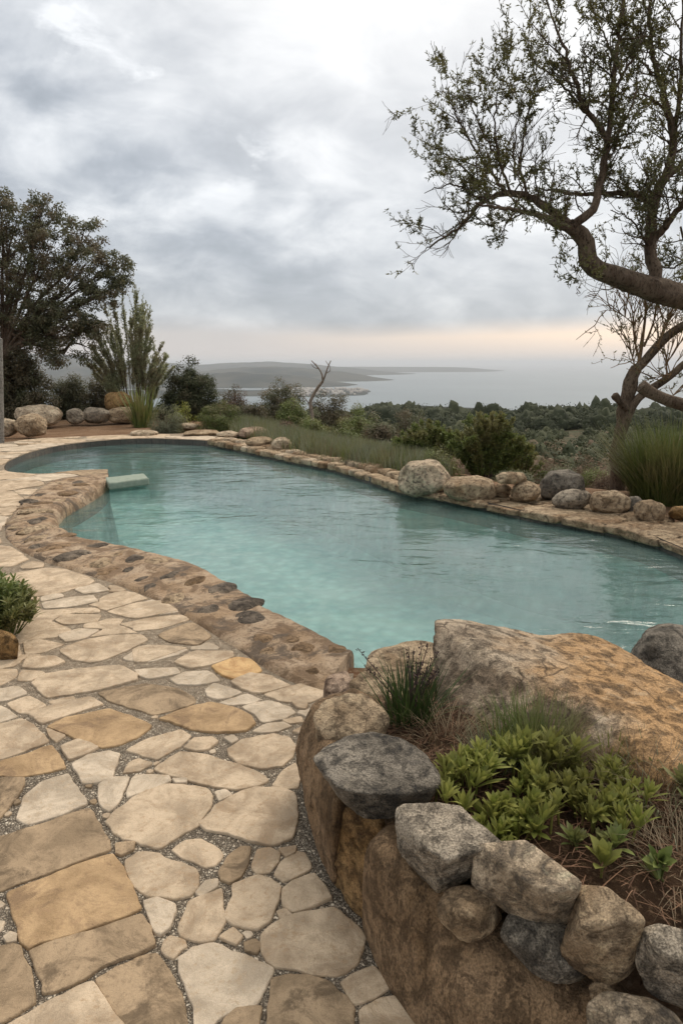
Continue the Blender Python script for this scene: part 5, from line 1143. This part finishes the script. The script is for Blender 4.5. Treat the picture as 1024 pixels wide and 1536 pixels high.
# ------------------------------------------------------------------ planter plants
def rosette(geo, p, n, L_, w, rng, tilt=(.15, 1.1), axis=None):
    a = np.arange(n)*2.399+rng.uniform(0, 6); t_ = np.linspace(tilt[0], tilt[1], n)+rng.normal(0, .08, n)
    V, Fq = blades(np.repeat([p], n, 0)+np.c_[np.cos(a)*.004, np.sin(a)*.004, -np.linspace(0, .02, n)], a, t_, rng.uniform(.1, .55, n), L_*np.linspace(.75, 1.05, n)*rng.uniform(.85, 1.15, n), w*rng.uniform(.85, 1.15, n), (.25, .62, .95, 1., .72, .08))
    m = 6; ax_ = rng.normal(0, .28, 2); V = V-p; V[:, 0] += V[:, 2]*ax_[0]; V[:, 1] += V[:, 2]*ax_[1]; V[:, 2] -= (V[:, 0]*ax_[0]+V[:, 1]*ax_[1])*.6; V = V+p
    V = V.reshape(-1, m, 2, 3)                       # fold along the midrib
    mid_ = V.mean(2, keepdims=True); ctr = mid_[:, :, 0]; nrm_ = np.cross(V[:, :, 1]-V[:, :, 0], np.gradient(ctr, axis=1)); nrm_ /= np.linalg.norm(nrm_, axis=2)[..., None]+1e-9
    wd = np.linalg.norm(V[:, :, 1]-V[:, :, 0], axis=2)[..., None]
    VV = np.stack([V[:, :, 0]-nrm_*wd*.16, ctr, V[:, :, 1]-nrm_*wd*.16], 2).reshape(-1, 3); b = np.arange(n)[:, None]*(3*m)+np.arange(m-1)[None, :]*3
    F1 = np.stack([b, b+1, b+4, b+3], -1).reshape(-1, 4); F2 = F1+1; geo.add(VV, np.concatenate([F1, F2]))
def soilz(x, y): return .415+.022*float(fbm(np.array([[x, y, x*0]])*5, 4)[0])-max(0, min(1, (y-2.3)/.6))*.30
def leafy(name, label, spots, L_, w, n, seed, mat='leaf_bright', hh=(.02, .09), cat='plant', group=None, nl=(12, 17)):
    rng = np.random.default_rng(seed); b = Pz(*spots[0], .43); r_ = empty(name, (b[0], b[1], .42)); tag(r_, label, cat, group); g_ = Geo(); gs = Geo()
    for (px, py) in spots:
        c_ = Pz(px, py, .43)
        for i in range(n):
            x, y = c_[0]+rng.normal(0, .03), c_[1]+rng.normal(0, .03); z = soilz(x, y); h_ = rng.uniform(*hh); tp = np.array([x+rng.normal(0, .012), y+rng.normal(0, .012), z+h_])
            tube(gs, np.array([(x, y, z-.01), ((x+tp[0])/2, (y+tp[1])/2, z+h_*.5), tuple(tp)]), [.004, .0035, .003], 5); rosette(g_, tp, rng.integers(*nl), L_*rng.uniform(.6, 1.15), w*rng.uniform(.8, 1.15), rng, (.05, rng.uniform(.5, .95)))
    
    for V_, (kk_, F_) in ((np.concatenate(gs.V), (0, gs.F)),):
        for w_ in F_: g_.F.setdefault(w_, []).extend([f+g_.n for f in F_[w_]])
        g_.V.append(V_); g_.n += len(V_)
    g_.obj('foliage', M[mat], r_); return r_
LG = 'bright leafy plants in the planter'
leafy('leafy_plant', 'bright green leafy mound nearest the dark grey slab, left end of the planter greenery', [(668,1190),(690,1180),(705,1165),(722,1188),(680,1205)], .068, .0125, 4, 71, group=LG, hh=(.03, .08))
leafy('leafy_plant', 'bright green broad-leaved plant spilling over behind the grey squared stone', [(745,1245),(760,1222),(735,1215),(770,1250),(790,1235),(748,1262)], .056, .015, 5, 72, group=LG, hh=(.01, .06))
leafy('leafy_plant', 'broad-leaved green plant in the middle of the planter behind the pale block', [(720,1160),(760,1150),(800,1210),(825,1225),(850,1205),(835,1190),(800,1185),(870,1225),(815,1245)], .06, .0155, 4, 73, group=LG, hh=(.02, .08))
leafy('leafy_plant', 'taller leafy green plant at the foot of the largest boulder', [(765,1170),(800,1160),(835,1165),(780,1190),(860,1175)], .075, .015, 4, 74, group=LG, hh=(.05, .12))
leafy('leafy_plant', 'mid green leafy plant right of the middle of the planter', [(895,1200),(915,1225),(900,1245),(930,1205),(880,1180),(920,1180),(945,1240)], .06, .013, 4, 75, group=LG, hh=(.03, .08))
leafy('leafy_plant', 'small star-shaped plant alone on the mulch behind the squarish tan stone', [(925,1330)], .085, .026, 1, 76, group=LG, hh=(.03, .031), nl=(11, 12))
leafy('leafy_plant', 'two small dark green rosettes on the mulch near the right edge', [(985,1310),(1010,1325)], .06, .02, 1, 77, 'leaf_green', group=LG, hh=(.01, .03))
leafy('leafy_plant', 'thin low leafy plant between the mulch patch and the broad-leaved plants', [(880,1275),(905,1285)], .06, .014, 2, 78, 'leaf_green', group=LG, hh=(.01, .04))
leafy('leafy_plant', 'small leafy sprout at the right edge beside the dry grass', [(1015,1190),(1030,1215),(990,1160)], .08, .018, 1, 79, 'leaf_green', group=LG, hh=(.01, .05))
def gtuft(name, label, px, py, n, L_, w, mat, rad, seed, tilt=(.05, .6), bend=(.2, .9), z=.42): 
    b = Pz(px, py, z); return tuft(name, label, 'grass tuft', b, n, L_, w, mat, rad, tilt, bend, 'grass tufts in the planter', seed)
gtuft('grass_tuft', 'dark green spiky grass tuft left of the largest boulder, behind the dark grey slab', 612, 1078, 230, .24, .0065, 'grass_dark', .075, 81, (.05, .8), (.1, .6))
gtuft('grass_tuft', 'dry straw grass fringe between the spiky tuft and the bright leafy mound', 668, 1110, 150, .17, .0022, 'grass_dry', .11, 82, (.3, 1.1), (.5, 1.5))
gtuft('grass_tuft', 'fine green grass standing against the foot of the largest boulder', 800, 1135, 520, .20, .0045, 'grass_green', .13, 83, (.05, .5), (.1, .9))
gtuft('grass_tuft', 'fine pale green grass left of the tall leafy plant', 735, 1150, 170, .15, .004, 'grass_grey', .07, 84, (.05, .6), (.1, .9))
gtuft('grass_tuft', 'fresh green short grass under the right end of the largest boulder', 910, 1150, 90, .12, .007, 'leaf_bright', .05, 85, (.05, .6), (.1, .7))
gtuft('grass_tuft', 'tangled dry straw grass at the right side of the planter', 975, 1185, 520, .20, .0022, 'grass_dry', .15, 86, (.5, 1.2), (.5, 1.6))
gtuft('grass_tuft', 'sparse grey-green grass mixed through the dry straw at right', 1000, 1200, 160, .17, .003, 'grass_grey', .16, 87, (.2, 1.0), (.4, 1.3))
gtuft('grass_tuft', 'thin dry grass at the right edge above the grey speckled stone', 1020, 1290, 160, .16, .0022, 'grass_dry', .10, 88, (.4, 1.2), (.5, 1.6))
# dark flower heads of the spiky tuft
fl_ = empty('flower_stalks', Pz(612, 1078, .42)); tag(fl_, 'cluster of thin stalks with small dark brown flower heads rising from the spiky grass tuft', 'flowers'); gs = Geo(); gh = Geo(); rng = np.random.default_rng(90)
b = Pz(612, 1078, .42)
tips = [(536,972,2.25),(546,998,2.22)]+[(random.uniform(612, 660), random.uniform(966, 1015), random.uniform(2.15, 2.4)) for _ in range(16)]
for (px, py, Y) in tips:
    e = Py(px, py, Y); P = resample(chaikin(np.array([b+rng.normal(0, .02, 3)*(1, 1, 0), (b+e)/2+np.array([0, 0, .02]), e]), 2), 8); tube(gs, P, np.linspace(.0022, .0012, 8), 4)
    m_ = 16; t_ = rng.uniform(.72, 1., m_)[:, None]; pp = P[5]*(1-(t_-.72)/.28)+P[7]*((t_-.72)/.28)+rng.normal(0, .003, (m_, 3)); gh = Geo(); gh.add(*leaves(pp, rng.normal(0, 1, pp.shape)+np.array([0, 0, .7]), .014, .006, rng)); gh.obj('flower_head', M['flower'], fl_)
gs.obj('stalk', M['flower'], fl_)
# mulch strands over the soil
rng = np.random.default_rng(91); q_ = rng.uniform((.05, 1.15), (2.2, 2.9), (9000, 2)); q_ = q_[poly_dist(q_[:, 0], q_[:, 1], np.array(soilp)) < -.02]
z_ = .415+.022*fbm(np.c_[q_, q_[:, :1]*0]*5, 4)-np.clip((q_[:, 1]-2.3)/.6, 0, 1)*.30+rng.uniform(0, .022, len(q_)); n = len(q_)
V, Fq = blades(np.c_[q_, z_], rng.uniform(0, 6.28, n), rng.uniform(1.1, 1.7, n), rng.uniform(-.3, .5, n), rng.uniform(.02, .09, n), rng.uniform(.0012, .0035, n), (1, .9, .7, .4)); g_ = Geo(); g_.add(V, Fq); tag(g_.obj('mulch_debris', M['mulch']), 'reddish brown strands of mulch and dead needles over the planter soil', 'mulch', kind='stuff')
# left foreground bush
def low_bush():
    b = Pz(-8, 950, 0.02); r_ = empty('leafy_bush', b); tag(r_, 'dense small-leaved green bush at the left edge above the ochre rock', 'bush'); g_ = Geo(); gs = Geo(); rng = np.random.default_rng(95)
    for i in range(150):
        a = rng.uniform(0, 6.28); rr = .30*math.sqrt(rng.uniform(0, 1)); h_ = .37*(1-.55*(rr/.30)**2)*rng.uniform(.75, 1.1); tp = b+np.array([rr*math.cos(a)*.95-.02, rr*math.sin(a)*.95, h_])
        st = b+np.array([rr*math.cos(a)*.5, rr*math.sin(a)*.5, 0]); tube(gs, np.array([st, (st+tp)/2, tp]), [.004, .003, .002], 4)
        for f_ in (1., .8, .6): rosette(g_, st+(tp-st)*f_, 10, .055, .013, rng, (.15, 1.3))
    gs.obj('stem', M['leaf_green'], r_); g_.obj('foliage', M['leaf_green'], r_)
low_bush()

# far town ----------------------------------------------------------------------
rng = np.random.default_rng(99); g_ = Geo()
for i in range(420):
    d_ = rng.uniform(3050, 4300) if i % 3 else rng.uniform(2950, 3300); u_ = rng.normal(520, 45) if i % 3 else rng.uniform(330, 570); x = (u_-512)/1000*d_; y = math.sqrt(max(1, d_*d_-x*x)); z = float(gz(x, y)[0])
    if z < -149: continue
    w_, l_, h_ = rng.uniform(8, 18), rng.uniform(8, 22), rng.uniform(5, 11); c_ = np.array([(x+sx_*w_/2, y+sy_*l_/2, z-3+sz__*(h_+3)) for sz__ in (0, 1) for sx_, sy_ in ((-1, -1), (1, -1), (1, 1), (-1, 1))])
    rg = np.array([(x-w_/2, y, z+h_+2.5), (x+w_/2, y, z+h_+2.5)]); g_.add(np.concatenate([c_, rg]), np.array([(0, 1, 5, 4), (1, 2, 6, 5), (2, 3, 7, 6), (3, 0, 4, 7), (4, 5, 9, 8), (6, 7, 8, 9)]))
    g_.add(np.concatenate([c_[[4, 7]], rg[:1], c_[[5, 6]], rg[1:]]), np.array([(0, 2, 1), (3, 4, 5)]))
tag(g_.obj('distant_town', M['town']), 'hazy scatter of tiny pale houses of a far-off coastal town', 'town', kind='stuff')

# ------------------------------------------------------------------ haze
hz = bpy.data.materials.new('haze_air'); hz.use_nodes = True; nt_ = hz.node_tree; nt_.nodes.clear(); o_ = nt_.nodes.new('ShaderNodeOutputMaterial'); pv = nt_.nodes.new('ShaderNodeVolumePrincipled')
pv.inputs['Color'].default_value = (.87, .92, .98, 1); pv.inputs['Density'].default_value = HAZE; pv.inputs['Anisotropy'].default_value = .2; nt_.links.new(pv.outputs[0], o_.inputs['Volume'])
b_ = 61000.; z0_, z1_ = -173.5, 12. if True else 0
Vh = np.array([(x, y, z) for z in (z0_-260, 125.) for x, y in ((-b_, -b_), (b_, -b_), (b_, b_), (-b_, b_))])
tag(mesh_obj('haze', Vh, [(0, 3, 2, 1), (4, 5, 6, 7), (0, 1, 5, 4), (1, 2, 6, 5), (2, 3, 7, 6), (3, 0, 4, 7)], hz, smooth=False), kind='stuff')

# ------------------------------------------------------------------ sky
w = bpy.data.worlds.new('World'); sc.world = w; w.use_nodes = True; nt_ = w.node_tree; nt_.nodes.clear()
class WT(NT):
    def __init__(s, tree): s.t = tree
t = WT(nt_); tc = t.n('ShaderNodeTexCoord'); v = tc.outputs['Generated']
sx_ = t.n('ShaderNodeSeparateXYZ'); t.l(v, sx_.inputs[0]); X_, Y_, Z_ = sx_.outputs
zc = t.math('MAXIMUM', Z_, 0.); den = t.math('ADD', zc, .5)
cb = t.n('ShaderNodeCombineXYZ'); t.l(t.math('DIVIDE', X_, den), cb.inputs[0]); t.l(t.math('DIVIDE', Y_, den), cb.inputs[1])
mp = t.n('ShaderNodeMapping'); mp.inputs['Location'].default_value = SKYOFF; mp.inputs['Scale'].default_value = (1., 1.25, 1); mp.inputs['Rotation'].default_value = (0, 0, R(-24)); t.l(cb.outputs[0], mp.inputs[0]); cv = mp.outputs[0]
n1 = t.noise(cv, 2.6, 4, .45, .2); n2 = t.noise(cv, 6., 10, .58, .3); n3 = t.noise(cv, 5.2, 10, .58, .3)
cl = t.math('ADD', t.math('MULTIPLY', n1, .55), t.math('MULTIPLY', n2, .45))
ccol = t.ramp(cl, (.38, (.32, .35, .385)), (.46, (.43, .46, .50)), (.53, (.59, .615, .645)), (.62, (.82, .835, .85)))
gap = t.ramp(n3, (.58, 0.), (.66, .8)); ccol = t.mix(t.math('MULTIPLY', gap, t.ramp(Z_, (.14, 0.), (.30, 1.))), ccol, (.88, .90, .92))
# brighter towards the hidden sun, upper right of the view, and overhead
sund = Vector((math.sin(R(SUN_AZ))*math.cos(R(SUN_EL)), math.cos(R(SUN_AZ))*math.cos(R(SUN_EL)), math.sin(R(SUN_EL))))
dp = t.n('ShaderNodeVectorMath', operation='DOT_PRODUCT'); t.l(v, dp.inputs[0]); dp.inputs[1].default_value = sund
glow = t.ramp(dp.outputs['Value'], (.62, 0.), (.99, .85)); ccol = t.mix(glow, ccol, (.98, .96, .93))
zen = t.ramp(Z_, (.45, 1.), (.85, ZEN)); zen.node.color_ramp.elements[1].color = (1, 1, 1, 1)
zb2 = t.n('ShaderNodeMapRange'); zb2.inputs[1].default_value = .50; zb2.inputs[2].default_value = .9; zb2.inputs[3].default_value = 1.; zb2.inputs[4].default_value = ZEN; t.l(Z_, zb2.inputs[0])
ccol = t.mix(t.ramp(Z_, (.40, 0.), (.62, 1.)), ccol, t.mix(1., ccol, (1.07, 1., .90), 'MULTIPLY'))
# warm clear strip under the cloud deck
edge = t.math('ADD', Z_, t.math('MULTIPLY', t.math('SUBTRACT', t.noise(cv, .9, 4, .5), .5), .05))
strip_ = t.ramp(edge, (.040, 1.), (.066, 0.))
azr = t.math('DIVIDE', X_, t.math('MAXIMUM', Y_, .1))
warm = t.mix(t.ramp(t.math('ADD', azr, .5), (.35, 0.), (.90, 1.)), (.54, .51, .50), (1., .78, .60))
warm = t.mix(t.ramp(Z_, (.0, 1.), (.035, 0.)), warm, (.60, .55, .53))
col = t.mix(strip_, ccol, warm)
low = t.ramp(Z_, (.06, .5), (.20, 0.)); col = t.mix(t.math('MULTIPLY', low, t.math('SUBTRACT', 1., strip_)), col, (.40, .415, .44))
bg = t.n('ShaderNodeBackground'); t.l(col, bg.inputs[0]); t.l(zb2.outputs[0], bg.inputs[1])
sky = t.n('ShaderNodeTexSky', sky_type='NISHITA'); sky.sun_disc = False; sky.sun_elevation = R(SUN_EL); sky.sun_rotation = R(SUN_AZ)
bg2 = t.n('ShaderNodeBackground'); t.l(sky.outputs[0], bg2.inputs[0]); bg2.inputs[1].default_value = .10
mxs = t.n('ShaderNodeMixShader'); mxs.inputs[0].default_value = .93; t.l(bg2.outputs[0], mxs.inputs[1]); t.l(bg.outputs[0], mxs.inputs[2])
wo = t.n('ShaderNodeOutputWorld'); t.l(mxs.outputs[0], wo.inputs[0])
sl = bpy.data.lights.new('sun', 'SUN'); sl.energy = SUN_E; sl.angle = R(28); sl.color = (1., .88, .74); so = bpy.data.objects.new('sun', sl); COL.objects.link(so)
so.rotation_euler = (-sund).to_track_quat('-Z', 'Y').to_euler()

# ------------------------------------------------------------------ camera
cam = bpy.data.cameras.new('camera'); co = bpy.data.objects.new('camera', cam); COL.objects.link(co)
co.location = (0, 0, H); co.rotation_euler = (math.pi/2-PITCH, 0, 0); cam.sensor_fit = 'VERTICAL'; cam.sensor_height = 36; cam.sensor_width = 24; cam.lens = 24; cam.clip_start = .05; cam.clip_end = 200000
sc.camera = co
sc.view_settings.view_transform = 'Standard'; sc.view_settings.look = 'None'; sc.view_settings.gamma = 1; sc.view_settings.use_curve_mapping = False; sc.view_settings.exposure = EXPO
sc.cycles.max_bounces = 6; sc.cycles.diffuse_bounces = 3; sc.cycles.glossy_bounces = 3; sc.cycles.transmission_bounces = 4; sc.cycles.volume_bounces = 0; sc.cycles.transparent_max_bounces = 8
sc.cycles.caustics_reflective = False; sc.cycles.caustics_refractive = False
